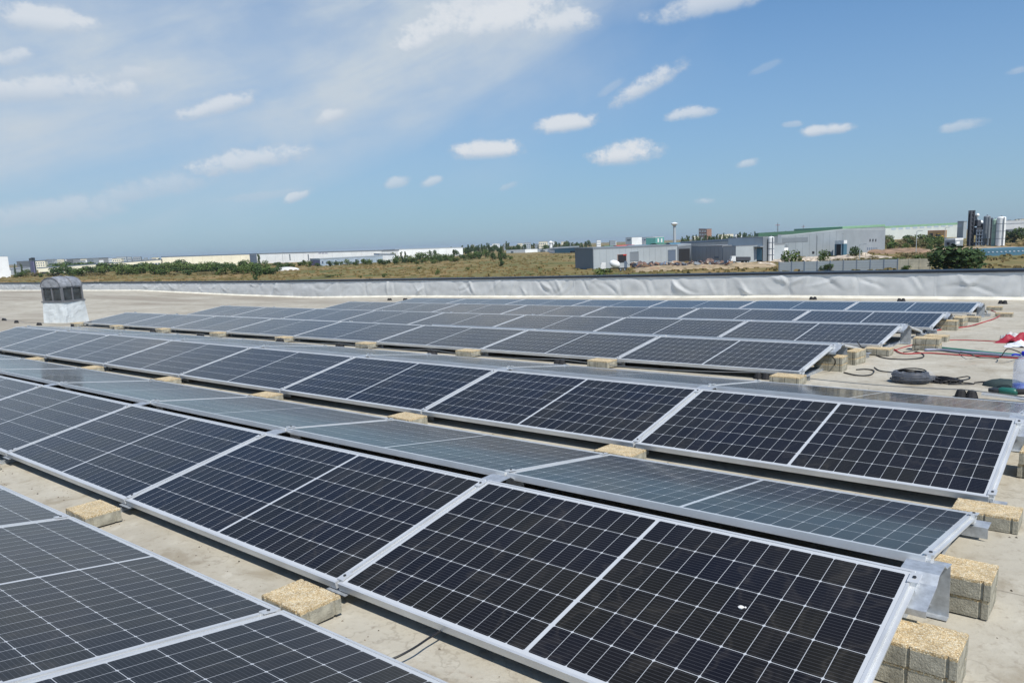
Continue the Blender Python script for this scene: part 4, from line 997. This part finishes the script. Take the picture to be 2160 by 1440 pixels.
# digger-yellow loader
def vehicle(u, vb, L, lb, name, cat, build, yaw=None):
    p = gpt(u, vb); r = empty(name, p, math.atan2(_r.y, _r.x)+.1 if yaw is None else yaw); build(r); tag(r, lb, cat); return r
def wheels(r, xs, y, R0):
    for x in xs:
        for s in (-1, 1):
            b = MB(); b.lathe([(R0, -.18), (R0, .18)], 14); b.v = [(x+v[0], s*y+v[2], R0+v[1]) for v in b.v]; w_ = b.build('wheel', M['tyre'], r)
            b = MB(); b.lathe([(R0*.5, -.20), (R0*.5, .20)], 10); b.v = [(x+v[0], s*y+v[2], R0+v[1]) for v in b.v]; b.build('rim', M['b_grey'], w_)
def mixer(r):
    wheels(r, (-3.6, -2.3, 1.6, 3.1), 1.05, .5)
    MB().box(-4.4, 4.0, -.5, .5, .75, 1.05).build('chassis', M['steel_dark'], r)
    b = MB(); prof = [(.25, -3.0), (.9, -2.4), (1.25, -1.2), (1.3, .2), (1.0, 1.5), (.55, 2.1)]
    prof = [(r_, z_*.68) for r_, z_ in prof]; b.lathe(prof, 18); a = .20; b.v = [(-v[2]*math.cos(a)-.6, v[1], 2.25+v[0]+v[2]*math.sin(-a)*1.0) for v in b.v]; b.build('drum', M['truck_white'], r, smooth=True)
    b = MB(); b.box(2.6, 4.2, -1.15, 1.15, .9, 2.0); b.add([(2.6, -1.15, 2.0), (4.2, -1.15, 2.0), (4.2, 1.15, 2.0), (2.6, 1.15, 2.0), (2.6, -1.1, 2.9), (3.9, -1.1, 2.9), (3.9, 1.1, 2.9), (2.6, 1.1, 2.9)], [(4, 5, 6, 7), (0, 1, 5, 4), (1, 2, 6, 5), (2, 3, 7, 6), (3, 0, 4, 7)]); cab = b.build('cab', M['truck_white'], r)
    MB().box(3.0, 3.8, -1.18, -1.09, 2.05, 2.7).build('side_window', M['b_open'], cab); MB().box(3.88, 4.16, -1.0, 1.0, 2.05, 2.75).build('windscreen', M['b_open'], cab)
    b = MB(); b.box(-4.3, -3.4, -.5, .5, 1.0, 3.1); b.add([(-4.9, -.3, 1.9), (-3.9, -.3, 3.3), (-3.9, .3, 3.3), (-4.9, .3, 1.9), (-4.9, -.3, 1.7), (-3.9, -.3, 3.0), (-3.9, .3, 3.0), (-4.9, .3, 1.7)], [(0, 1, 2, 3), (4, 7, 6, 5), (0, 4, 5, 1), (1, 5, 6, 2), (2, 6, 7, 3), (3, 7, 4, 0)]); b.build('chute', M['b_steel'], r)
vehicle(1295, 572, 9, 'white concrete mixer lorry parked before the long grey hall', 'mixer_truck', 'truck', mixer, math.atan2(_r.y, _r.x)+3.0)
def tipper(r):
    wheels(r, (-2.6, -1.4, 2.4), 1.05, .5); MB().box(-3.6, 3.4, -.5, .5, .75, 1.05).build('chassis', M['steel_dark'], r)
    b = MB(); b.prism([(-3.7, -1.2), (1.4, -1.2), (1.4, 1.2), (-3.7, 1.2)], 1.06, [2.3, 2.5, 2.5, 2.3]); b.build('tipper_body', M['b_dark'], r)
    b = MB(); b.box(1.7, 3.5, -1.15, 1.15, .9, 1.9); b.box(1.7, 3.2, -1.1, 1.1, 1.9, 2.8); cab = b.build('cab', M['truck_white'], r); MB().box(2.1, 3.0, -1.16, -1.09, 1.95, 2.6).build('side_window', M['b_open'], cab)
vehicle(1560, 556, 7, 'dark tipper lorry with a white cab before the open bay', 'tipper_truck', 'truck', tipper, math.atan2(_r.y, _r.x)+3.2)
def loader(r):
    wheels(r, (-1.8, 1.8), 1.2, .85); MB().box(-3.0, 2.2, -1.0, 1.0, .9, 2.0).build('body', M['b_yellow'], r); MB().box(-.8, .9, -.8, .8, 2.0, 3.4).build('cab', M['b_open'], r); MB().box(-.9, 1.0, -.9, .9, 3.4, 3.55).build('cab_roof', M['b_yellow'], r)
    MB().tube([(1.5, 0, 1.6), (3.0, 0, 2.2), (4.0, 0, .8)], .3, 6).build('lift_arm', M['b_yellow'], r); MB().box(3.8, 4.8, -1.4, 1.4, .1, 1.3).build('bucket', M['b_midgrey'], r)
r = vehicle(1978, 506, 7, 'yellow wheel loader on the bank left of the asphalt plant', 'wheel_loader', 'loader', loader); r.scale = (1.6, 1.6, 1.6)
B = Bld('hopper', 'orange hopper bins behind the yellow wheel loader', 'hopper', [(1956, 505, 487), (1992, 504, 486)], 5, M['b_orange'], M['b_red']); B.opening(0, 1960, 492, 1968, 504, M['b_open'], 'bay'); B.opening(0, 1974, 492, 1984, 504, M['b_open'], 'bay')
B = Bld('site_cabin', 'grey site cabins behind the big bush', 'cabin', [(1992, 525, 505), (2014, 525, 504), (2031, 523, 503)], 5, M['b_grey'], trim=M['b_white'], trim_h=.6); B.opening(0, 1997, 511, 2003, 517, M['b_open']); B.opening(1, 2017, 509, 2024, 515, M['b_white'])
# distant landmarks
p = gpt(1423, 514); H = zat(p, 1423, 469)-G0; D = (p-CAMP).length/FPX; r = empty('water_tower', p)
MB().lathe([(3.2*D, 0), (2.8*D, H*.55), (2.6*D, H*.80), (4*D, H*.86)], 14).build('shaft', M['b_light'], r); MB().lathe([(4*D, H*.861), (7*D, H*.92), (7*D, H*.955), (4*D, H*.98), (1*D, H)], 18).build('bowl', M['b_white'], r)
MB().lathe([(7.1*D, H*.915), (7.1*D, H*.93)], 18).build('gallery', M['b_midgrey'], r); tag(r, 'concrete water tower with a flared bowl on the horizon', 'water tower')
B = Bld('apartment_block', 'orange and white tower block on the horizon right of the water tower', 'building', [(1474, 512, 482.5), (1491, 512, 483)], 10, M['b_brick'], M['b_steel'])
for k in range(3):
    for j in range(3): B.opening(0, 1475.5+j*5.3, 486+k*7, 1479+j*5.3, 489.5+k*7, M['b_white'], 'balcony', .6)
B = Bld('office_block', 'turquoise and white block above the grey hall roof', 'building', [(1383, 525, 501), (1401, 524, 500)], 12, M['b_turq'], M['b_white']); 
for u in (1387, 1394): B.opening(0, u, 503, u+3, 511, M['b_white'], 'window')
B = Bld('office_block', 'white office block left of the turquoise one', 'building', [(1320, 526, 501.5), (1333, 526, 501)], 12, M['b_white']); B.opening(0, 1323, 505, 1330, 508, M['b_midgrey'])
B = Bld('office_block', 'long white block between the white office and the turquoise one', 'building', [(1334, 525, 502.5), (1378, 524, 500)], 12, M['b_white'])
for k in range(6): B.opening(0, 1337+k*7, 505-k*.2, 1341+k*7, 507.5-k*.2, M['b_steel'])
B = Bld('office_block', 'cream block at the foot of the dark trees beyond the pale hall', 'building', [(1533, 515, 494), (1547, 514, 493.5)], 12, M['b_cream']); B.opening(0, 1537, 498, 1543, 501, M['b_midgrey'])
def mast(u, vb, vt, lb, R0=.7):
    p = gpt(u, vb); H = zat(p, u, vt)-G0; r = empty('lattice_mast', p); b = MB()
    for a in (0, 2.1, 4.2): b.tube([(3*R0*math.cos(a), 3*R0*math.sin(a), 0), (R0*.4*math.cos(a), R0*.4*math.sin(a), H)], .3, 4)
    for k in range(10): z = H*k/10; q = 3*R0-(2.6*R0)*k/10; b.tube([(q*math.cos(a), q*math.sin(a), z) for a in (0, 2.1, 4.2, 6.28)], .2, 3)
    b.build('lattice', M['b_midgrey'], r); MB().box(-4, 4, -.4, .4, H*.86, H*.88).build('cross_arm', M['b_red'], r); tag(r, lb, 'mast')
mast(1640, 508, 470, 'thin lattice mast above the dark green roof band')
mast(1694, 503, 474, 'short dark mast above the dark green roof band', .9)
rb = random.Random(21)
# skyline blocks, far away
proto = []
for m_ in ('b_white', 'b_light', 'b_cream', 'b_grey'):
    r = empty('skyline_building'); MB().box(-.5, .5, -.5, .5, 0, 1).build('wall', M[m_], r); MB().box(-.51, .51, -.51, .51, 1.001, 1.04).build('roof', M['b_roof'], r)
    b = MB()
    for k in range(4):
        for j in range(3): b.box(-.42+k*.23, -.30+k*.23, -.508, -.5, .15+j*.28, .30+j*.28)
    w_ = b.build('window_band', M['b_steel'], r); w_['kind'] = 'stuff'; proto.append((r, part_list(r), [True]))
def hv(u): d0 = 0; lo, hi = 400, 620
def horizon(u):
    lo, hi = 400., 640.
    for _ in range(30):
        m_ = (lo+hi)/2
        if ray(u, m_).z > 0: lo = m_
        else: hi = m_
    return lo
def skyline(u, w_, top, dist, k, lb, grp):
    d = ray(u, horizon(u)); d.z = 0; d.normalize(); p = Vector((CAMP.x, CAMP.y, 0))+d*dist; p.z = G0
    H = (9.56+top/FPX*dist); W_ = w_/FPX*dist; r, pl_, f_ = proto[k]; rz = math.atan2(_r.y, _r.x)+rb.uniform(-.4, .4)
    if f_[0]: f_[0] = False; o = r; o.location = p; o.rotation_euler = (0, 0, rz)
    else: o = clone(r, pl_, loc=p, rz=rz)
    o.scale = (W_, W_*.6, H); tag(o, lb, 'building', grp)
for i in range(44):
    u = rb.choice((rb.uniform(80, 340), rb.uniform(1080, 1620), rb.uniform(980, 1250))) if i > 14 else rb.uniform(85, 340)
    skyline(u, rb.uniform(5, 17), rb.uniform(.5, 5), rb.uniform(1100, 2000), rb.randrange(4), 'hazy small building block in the far skyline left and centre', 'hazy skyline buildings')
for i in range(9):
    skyline(2122+i*6+rb.uniform(-2, 2), rb.uniform(4, 7), rb.uniform(8, 13), 1900, rb.randrange(4), 'hazy tower block in the skyline above the white elevated hall', 'hazy skyline tower blocks at right')
# ------------------------------------------------------------------ greenery
def leaf_mat(name, c1, c2):
    m = bpy.data.materials.new(name); m.use_nodes = True; t = NT(m.node_tree)
    p = t.n('ShaderNodeBsdfPrincipled'); o = t.n('ShaderNodeOutputMaterial'); t.t.links.new(p.outputs[0], o.inputs[0])
    g = t.n('ShaderNodeNewGeometry'); c = t.n('ShaderNodeTexCoord').outputs['Object']; oi = t.n('ShaderNodeObjectInfo').outputs['Random']
    f = t.m('ADD', t.m('MULTIPLY', g.outputs['Random Per Island'], .5), t.m('MULTIPLY', oi, .5)); t.put(p.inputs['Base Color'], t.ramp(f, (0., c1), (1., c2)))
    p.inputs['Roughness'].default_value = .8; p.inputs['Specular IOR Level'].default_value = .2; return m
M['leaf'] = leaf_mat('shrub leaves', (.040, .080, .018), (.135, .175, .055)); M['leaf_dark'] = leaf_mat('dark leaves', (.026, .056, .020), (.080, .120, .042)); M['leaf_dry'] = leaf_mat('dry scrub', (.12, .11, .05), (.20, .165, .08))
M['bark'] = mat('bark', (.10, .075, .05), .9)
def crown(seed, lobes, n, size, tall=False):
    rr = random.Random(seed); b = MB()
    for k in range(n):
        cx, cy, cz, R0 = rr.choice(lobes)
        while True:
            x, y, z = (rr.uniform(-1, 1) for _ in range(3)); q = x*x+y*y+z*z
            if .12 < q < 1: break
        q = (q**.5)**.5; L_ = math.sqrt(x*x+y*y+z*z); x, y, z = x/L_*q, y/L_*q, z/L_*q
        c = Vector((cx+x*R0, cy+y*R0, max(.02, cz+z*R0*(1.0))))
        n_ = Vector((x, y, z))+Vector((rr.uniform(-.8, .8) for _ in range(3))); n_.normalize(); a = n_.cross(Vector((rr.uniform(-1, 1), rr.uniform(-1, 1), .3))).normalized(); d = n_.cross(a)
        s = size*rr.uniform(.5, 1.2); b.add([c-a*s, c+d*s*.7, c+a*s, c-d*s*.7], [(0, 1, 2, 3)])
    return b
def plantproto(name, seed, lobes, n, size, m_, trunk):
    r = empty(name); crown(seed, lobes, n, size).build('crown', m_, r)
    b = MB(); h = trunk
    b.tube([(0, 0, 0), (.01, .01, h*.5), (0, .02, h)], [.05, .035, .015], 6)
    for k in range(4): a = k*1.6+seed; b.tube([(0, 0, h*.4), (.14*math.cos(a), .14*math.sin(a), h*.85)], [.02, .008], 4)
    b.build('trunk', M['bark'], r); return [r, part_list(r), [True]]
bushL = lambda s: [(random.Random(s+k).uniform(-.32, .32), random.Random(s+k+50).uniform(-.3, .3), random.Random(s+k+99).uniform(.22, .68), random.Random(s+k+7).uniform(.20, .34)) for k in range(7)]
PPb = [plantproto('shrub', s, bushL(s), 420, .07, m_, .5) for s, m_ in ((3, M['leaf']), (14, M['leaf']), (25, M['leaf_dark']), (36, M['leaf']), (47, M['leaf_dark']))]
PPd = [plantproto('shrub', s, bushL(s), 260, .07, M['leaf_dry'], .4) for s in (61, 72)]
PPt = [plantproto('tree', s, [(random.Random(s+k).uniform(-.12, .12), random.Random(s+k+3).uniform(-.12, .12), .25+.65*k/7, .19-.012*k) for k in range(8)], 420, .05, M['leaf_dark'], .9) for s in (5, 16, 27)]
def plant(P_, u, vb, hpx, wpx, lb, cat, grp, dist=None):
    r, pl_, f_ = P_
    p = gpt(u, vb) if dist is None else None
    if dist is not None:
        d = ray(u, horizon(u)); d.z = 0; d.normalize(); p = Vector((CAMP.x, CAMP.y, 0))+d*dist; p.z = G0
    D = math.hypot(p.x-CAMP.x, p.y-CAMP.y); H = hpx/FPX*D; W_ = wpx/FPX*D
    if f_[0]: f_[0] = False; o = r; o.location = p
    else: o = clone(r, pl_, loc=p)
    o.rotation_euler = (0, 0, rb.uniform(0, 6.28)); o.scale = (W_, W_, H); tag(o, lb, cat, grp); return o
g1 = 'shrubs in the thicket before the cream buildings'; t1 = 'green shrub in the thicket growing before the cream buildings'
for i in range(64):                                    # thicket on the left
    u = 20+i*9.2+rb.uniform(-6, 6); f = rb.random(); vb = 572+f*14-(.012*u)
    hp = rb.uniform(9, 17)*(1.15 if u > 120 else .7); plant(rb.choice(PPb), u, vb, hp, hp*rb.uniform(1.3, 2.2), t1, 'shrub', g1)
for i in range(30):
    u = 130+i*14+rb.uniform(-6, 6); plant(rb.choice(PPb), u, 577-.018*u+rb.uniform(-3, 3), rb.uniform(12, 20), rb.uniform(20, 34), t1, 'shrub', g1)
for i in range(16):
    u = rb.uniform(20, 600); plant(rb.choice(PPd), u, 584-.01*u, rb.uniform(5, 9), rb.uniform(12, 26), 'dry straw coloured scrub at the foot of the thicket', 'shrub', 'dry scrub by the thicket')
plant(PPb[2], 543, 590, 34, 26, 'dark bush standing alone at the right end of the thicket', 'shrub', None); plant(PPt[0], 548, 566, 28, 16, 'pointed dark tree beside the corner of the large cream hall', 'tree', None)
g2 = 'shrubs along the foot of the white halls'
for i in range(38):
    u = 556+i*11+rb.uniform(-5, 5); plant(rb.choice(PPb+[PPt[1]]), u, 565-.028*(u-540)+rb.uniform(-3, 2), rb.uniform(7, 15), rb.uniform(10, 22), 'dark green shrub along the foot of the white halls', 'shrub', g2)
for i in range(22):
    u = 830+i*11+rb.uniform(-5, 5); plant(rb.choice(PPb+[PPt[0]]), u, 553-.035*(u-830)+rb.uniform(-3, 3), rb.uniform(11, 20), rb.uniform(16, 26), 'dark green shrub below the hall that ends at the treeline', 'shrub', 'shrubs below the hall ending at the treeline')
for u, vb, h_, w_, t in ((923, 580, 12, 13, 'round dark bush alone on the dry field, left centre'), (811, 585, 9, 12, 'small round bush near the parapet, left of centre'), (987, 571, 9, 9, 'small bush alone on the dry field, centre'), (1076, 548, 10, 12, 'low bush at the far edge of the dry field'),
                         (1270, 582, 17, 42, 'dark wide bush in front of the long grey hall corner'), (1120, 581, 6, 22, 'flat dark bush just above the parapet, centre'), (1203, 546, 6, 6, 'tiny bush left of the long grey hall'), (700, 584, 6, 50, 'flat green clump just above the parapet at left'),
                         (885, 568, 6, 12, 'faint low bush on the dry field at left centre'), (760, 586, 5, 8, 'tiny low bush just above the parapet at left')):
    plant(rb.choice(PPb), u, vb, h_, w_, t, 'shrub', None)
plant(PPt[1], 1057, 563, 44, 15, 'tall narrow dark tree standing alone on the dry field', 'tree', None); plant(PPb[2], 1059, 563, 14, 13, 'dark bush at the foot of the lone narrow tree', 'shrub', None)
g3 = 'trees of the far dark treeline'
for i in range(70):
    u = 972+i*3.9+rb.uniform(-2, 2); big = 1.25 if rb.random() < .2 else 1; plant(rb.choice(PPt+[PPb[2], PPb[4]]), u, 0, rb.uniform(11, 18)*big, rb.uniform(8, 15), 'hazy dark tree in the far treeline at the centre horizon', 'tree', g3, dist=rb.uniform(950, 1350))
for (a, c, n, h0, h1, t) in ((1440, 1660, 46, 20, 27, 'behind the halls right of the water tower'), (1660, 1780, 14, 20, 24, 'above the dark green roof band'), (318, 342, 7, 13, 17, 'just left of the large cream hall'), (845, 980, 15, 12, 16, 'above the white hall that ends at the treeline'), (225, 262, 8, 10, 15, 'on the far skyline above the long low cream building')):
    for i in range(n):
        u = a+(c-a)*i/n+rb.uniform(-3, 3); plant(rb.choice(PPt+PPb[2:]), u, 0, rb.uniform(h0, h1), rb.uniform(9, 17), 'hazy dark tree '+t, 'tree', 'far trees '+t, dist=rb.uniform(800, 1100))
plant(PPt[2], 30, 0, 22, 8, 'dark tree pair member left of the slim grey tower', 'tree', 'two trees by the slim tower', dist=700); plant(PPt[0], 44, 0, 22, 9, 'dark tree pair member left of the slim grey tower', 'tree', 'two trees by the slim tower', dist=700)
# right hand bushes
plant(PPb[2], 2016, 575, 56, 112, 'biggest dark bush, round, rising above the parapet at right', 'shrub', None); plant(PPb[4], 1993, 574, 40, 70, 'left lobe bush joined to the biggest dark bush', 'shrub', None); plant(PPb[2], 2042, 574, 48, 60, 'right lobe bush joined to the biggest dark bush', 'shrub', None)
for u, vb, h_, w_, P_, t in ((1668, 558, 32, 34, PPb[0], 'bright green bush at the left end of the panel fence'), (1737, 552, 25, 26, PPb[1], 'rounded bush before the big grey hall, left of the porch'), (1804, 546, 26, 28, PPb[2], 'dark bush before the big grey hall, right of the porch'), (1655, 556, 18, 20, PPb[2], 'low dark bush beside the white cabin'),
                             (1745, 572, 16, 28, PPb[2], 'low bush in front of the panel fence'), (2140, 512, 30, 46, PPb[4], 'dark tree clump under the white elevated hall at right edge'), (1688, 552, 12, 16, PPb[3], 'small green bush right of the bright green one'), (1912, 570, 10, 20, PPb[0], 'small bush before the pale block wall')):
    plant(P_, u, vb, h_, w_, t, 'shrub', None)
g4 = 'shrubs on the earth slope by the asphalt plant'
for i in range(34):
    u = rb.uniform(1866, 1990); f = rb.random(); plant(rb.choice(PPb+PPd), u, 507+22*f, rb.uniform(10, 17), rb.uniform(16, 30), 'green shrub on the earth slope left of the asphalt plant', 'shrub', g4)
for i in range(20):
    u = rb.uniform(1890, 1990); plant(rb.choice(PPb[:2]+PPd), u, 540+rb.uniform(0, 12), rb.uniform(6, 11), rb.uniform(16, 30), 'low shrub behind the pale block wall', 'shrub', 'low shrubs behind the pale block wall')
for i in range(16):
    u = rb.uniform(1700, 1880); plant(rb.choice(PPd+PPb[:1]), u, 545+rb.uniform(0, 6), rb.uniform(4, 8), rb.uniform(12, 26), 'dry scrub behind the panel fence', 'shrub', 'dry scrub behind the panel fence')
for i in range(26):
    u = rb.uniform(1650, 2160); plant(rb.choice(PPd), u, 578-.01*(u-1650), rb.uniform(3, 7), rb.uniform(12, 26), 'straw coloured scrub just above the parapet at right', 'shrub', 'straw scrub at right')
# ------------------------------------------------------------------ fences, banks, junk
def fence(u0, vb0, u1, vb1, hp, n, m_, mp, lb, posts=True, step=0):
    a, c = gpt(u0, vb0), gpt(u1, vb1); H = hp/FPX*(a-CAMP).length; e = c-a; L = e.length; r = empty('wall_fence', a, math.atan2(e.y, e.x))
    for k in range(n):
        x0, x1 = L*k/n, L*(k+1)/n; b = MB(); dz_ = step*rb.choice((0, 0, 1, -.7))
        for j in range(4): b.box(x0+.12, x1-.12, -.05-.01*(j % 2), .05, H*j/4+.02, H*(j+1)/4-.02+(dz_ if j == 3 else 0))
        b.box(x0+.12, x1-.12, -.03, .03, 0, H-.05); b.build('panel', m_, r)
    if posts:
        for k in range(n+1): MB().box(L*k/n-.11, L*k/n+.11, -.12, .12, 0, H+.15).build('post', mp, r)
    tag(r, lb, 'fence'); return r
fence(1643, 574, 1893, 569, 20, 9, M['b_grey'], M['b_steel'], 'grey concrete panel fence with dark posts above the parapet at right')
fence(1895, 570, 1962, 569, 21, 3, M['b_tan'], M['b_tan'], 'pale block wall between the grey fence and the biggest bush', posts=True)
def mound(name, u0, u1, vb, hp, depth, m_, lb, cat, seed, rough=.6, kind=None, peak=None):
    a, c = gpt(u0, vb), gpt(u1, vb-(u1-u0)*.034); e = c-a; L = e.length; H = hp/FPX*(a-CAMP).length; b = MB(); nx, ny_ = max(12, int(L/1.2)), 8
    for i in range(nx+1):
        for j in range(ny_+1):
            s, t = i/nx, j/ny_; env = (math.sin(math.pi*s)**.35 if 0 < s < 1 else 0)*(math.sin(math.pi*t) if 0 < t < 1 else 0)
            z = H*env*(.72+rough*noise.noise(Vector((s*L*.16+seed, t*3, 0)))+rough*.6*noise.noise(Vector((s*L*.6+seed, t*9, 4))))
            b.v.append((s*L, t*depth, max(0, z)-.02))
    for i in range(nx):
        for j in range(ny_): q = i*(ny_+1)+j; b.f.append((q, q+ny_+1, q+ny_+2, q+1)); b.mi.append(0)
    o = b.build(name, m_, smooth=False); o.location = a; o.rotation_euler = (0, 0, math.atan2(e.y, e.x))
    if kind: o['kind'] = kind; o['label'] = lb
    else: tag(o, lb, cat)
    return o
M['earth'] = mat('pale dry earth', (.36, .27, .17), .95, 0, .3, .25, .4, 3, col2=(.20, .16, .09)); M['earth_red'] = mat('reddish earth', (.30, .19, .12), .95, 0, .3, .3, .4, 3, col2=(.15, .10, .06))
M['junk'] = mat('rusty scrap', (.17, .11, .09), .8, .2, .5, 1.2, .6, 6, col2=(.03, .03, .035), det=8); M['rubble'] = mat('pale rubble', (.50, .43, .34), .9, 0, .4, .7, .5, 6, col2=(.22, .18, .14))
mound('earth_bank', 1340, 1655, 574, 13, 30, M['earth'], 'long low bank of pale dry earth before the grey halls', 'bank', 3, .35, kind='structure')
mound('earth_bank', 1640, 1900, 553, 9, 25, M['rubble'], 'low bank of rubble behind the fence', 'bank', 8, .5, kind='structure')
mound('earth_bank', 1866, 2000, 536, 11, 50, M['earth_red'], 'reddish earth slope left of the plant', 'bank', 12, .4, kind='structure')
mound('earth_bank', 1990, 2200, 533, 10, 40, M['earth'], 'pale earth slope under the plant', 'bank', 15, .3, kind='structure')
for k, (u0, u1, vb, hp, m_, t) in enumerate(((1332, 1372, 566, 12, 'junk', 'leftmost dark scrap heap before the grey hall shutters'), (1368, 1412, 567, 12, 'junk', 'rusty scrap heap before the grey hall, second from left'), (1405, 1446, 566, 10, 'earth_red', 'reddish earth heap before the dark gateway'),
                               (1440, 1490, 565, 14, 'junk', 'dark peaked scrap heap right of the gateway'), (1478, 1530, 564, 12, 'junk', 'brown scrap heap before the sloping roofed hall'), (1360, 1450, 572, 7, 'earth_red', 'low reddish earth heap in front of the scrap heaps'), (1450, 1540, 570, 7, 'earth_red', 'low reddish earth heap below the sloping roofed hall'),
                               (1690, 1730, 552, 8, 'rubble', 'white rubble heap behind the fence left part'), (1800, 1850, 547, 12, 'rubble', 'grey rubble heap behind the fence below the slit windows'), (1600, 1640, 560, 8, 'rubble', 'low rubble heap at the foot of the white silo'))):
    mound('scrap_heap', u0, u1, vb, hp, 9, M[m_], t, 'heap', 30+k*3, 1.0)
rj = random.Random(5)
for i in range(170):                                    # beams and boxes lying on the heaps
    u = rj.uniform(1335, 1540); p = gpt(u, 568-rj.uniform(0, 3)-(u-1335)*.012); L = rj.uniform(.8, 3); 
    o = MB().box(-L/2, L/2, -.25, .25, 0, rj.uniform(.25, .9)).build('scrap_piece', M[rj.choice(['b_brick', 'b_dark', 'b_dark', 'b_steel', 'junk', 'junk', 'b_midgrey', 'earth_red', 'rubble'])]); o.location = p+Vector((0, 0, rj.uniform(.1, 1.5))); o.rotation_euler = (rj.uniform(-.4, .4), rj.uniform(-.5, .5), rj.uniform(0, 3))
    tag(o, 'beam or box shaped scrap piece on the heaps before the grey hall', 'scrap', 'scrap pieces on the heaps')
# street lamps / posts along the halls
for k, (u, vb, vt, t) in enumerate(((1932, 535, 487, 'thin pale lamp post on the slope left of the loader'), (1992, 520, 480, 'thin pale lamp post beside the site cabins'), (1813, 548, 515, 'thin post right of the dark bush at the grey hall'), (598, 562, 532, 'thin lamp post before the long white hall'))):
    p = gpt(u, vb); H = zat(p, u, vt)-G0; r = empty('street_lamp', p); MB().tube([(0, 0, 0), (0, 0, H*.97), (.5, 0, H), (1.6, 0, H)], .14, 6).build('pole', M['b_light'], r); MB().box(1.2, 2.3, -.25, .25, H-.12, H+.08).build('lamp_head', M['b_grey'], r); tag(r, t, 'street lamp')

# dry grass tufts over the plain
rg = random.Random(77); b = MB()
for i in range(9000):
    D = 165+560*rg.random()**1.3; u = rg.uniform(-100, 2300); d = ray(u, horizon(u)); d.z = 0; d.normalize(); x, y = CAMP.x+d.x*D, CAMP.y+d.y*D
    if noise.noise(Vector((x*.02, y*.02, 0)))+rg.uniform(-.5, .5) < -.1: continue
    s = rg.uniform(.5, 1.6); h = rg.uniform(.25, .8); a = rg.uniform(0, 3.14)
    for k in range(2):
        ca, sa = math.cos(a+k*1.5)*s, math.sin(a+k*1.5)*s
        b.add([(x-ca, y-sa, G0+.001), (x+ca, y+sa, G0+.001), (x+ca*.6, y+sa*.6, G0+h), (x-ca*.7, y-sa*.7, G0+h*.8)], [(0, 1, 2, 3)])
M['tuft'] = leaf_mat('dry grass tufts', (.125, .12, .045), (.33, .225, .11))
tag(b.build('dry_grass', M['tuft']), 'dry tufted grass over the plain', None, kind='stuff')
# ------------------------------------------------------------------ the air
hm = bpy.data.materials.new('haze'); hm.use_nodes = True; t = NT(hm.node_tree)
pv_ = t.n('ShaderNodeVolumePrincipled'); o = t.n('ShaderNodeOutputMaterial'); t.t.links.new(pv_.outputs[0], o.inputs['Volume'])
pv_.inputs['Color'].default_value = (.80, .90, 1, 1); pv_.inputs['Density'].default_value = .00006; pv_.inputs['Anisotropy'].default_value = .2
hz = MB().box(-17000, 17000, -17000, 17100, -9.2, 60).build('haze', hm); hz['kind'] = 'stuff'; hz['label'] = 'thin bluish haze over the plain'
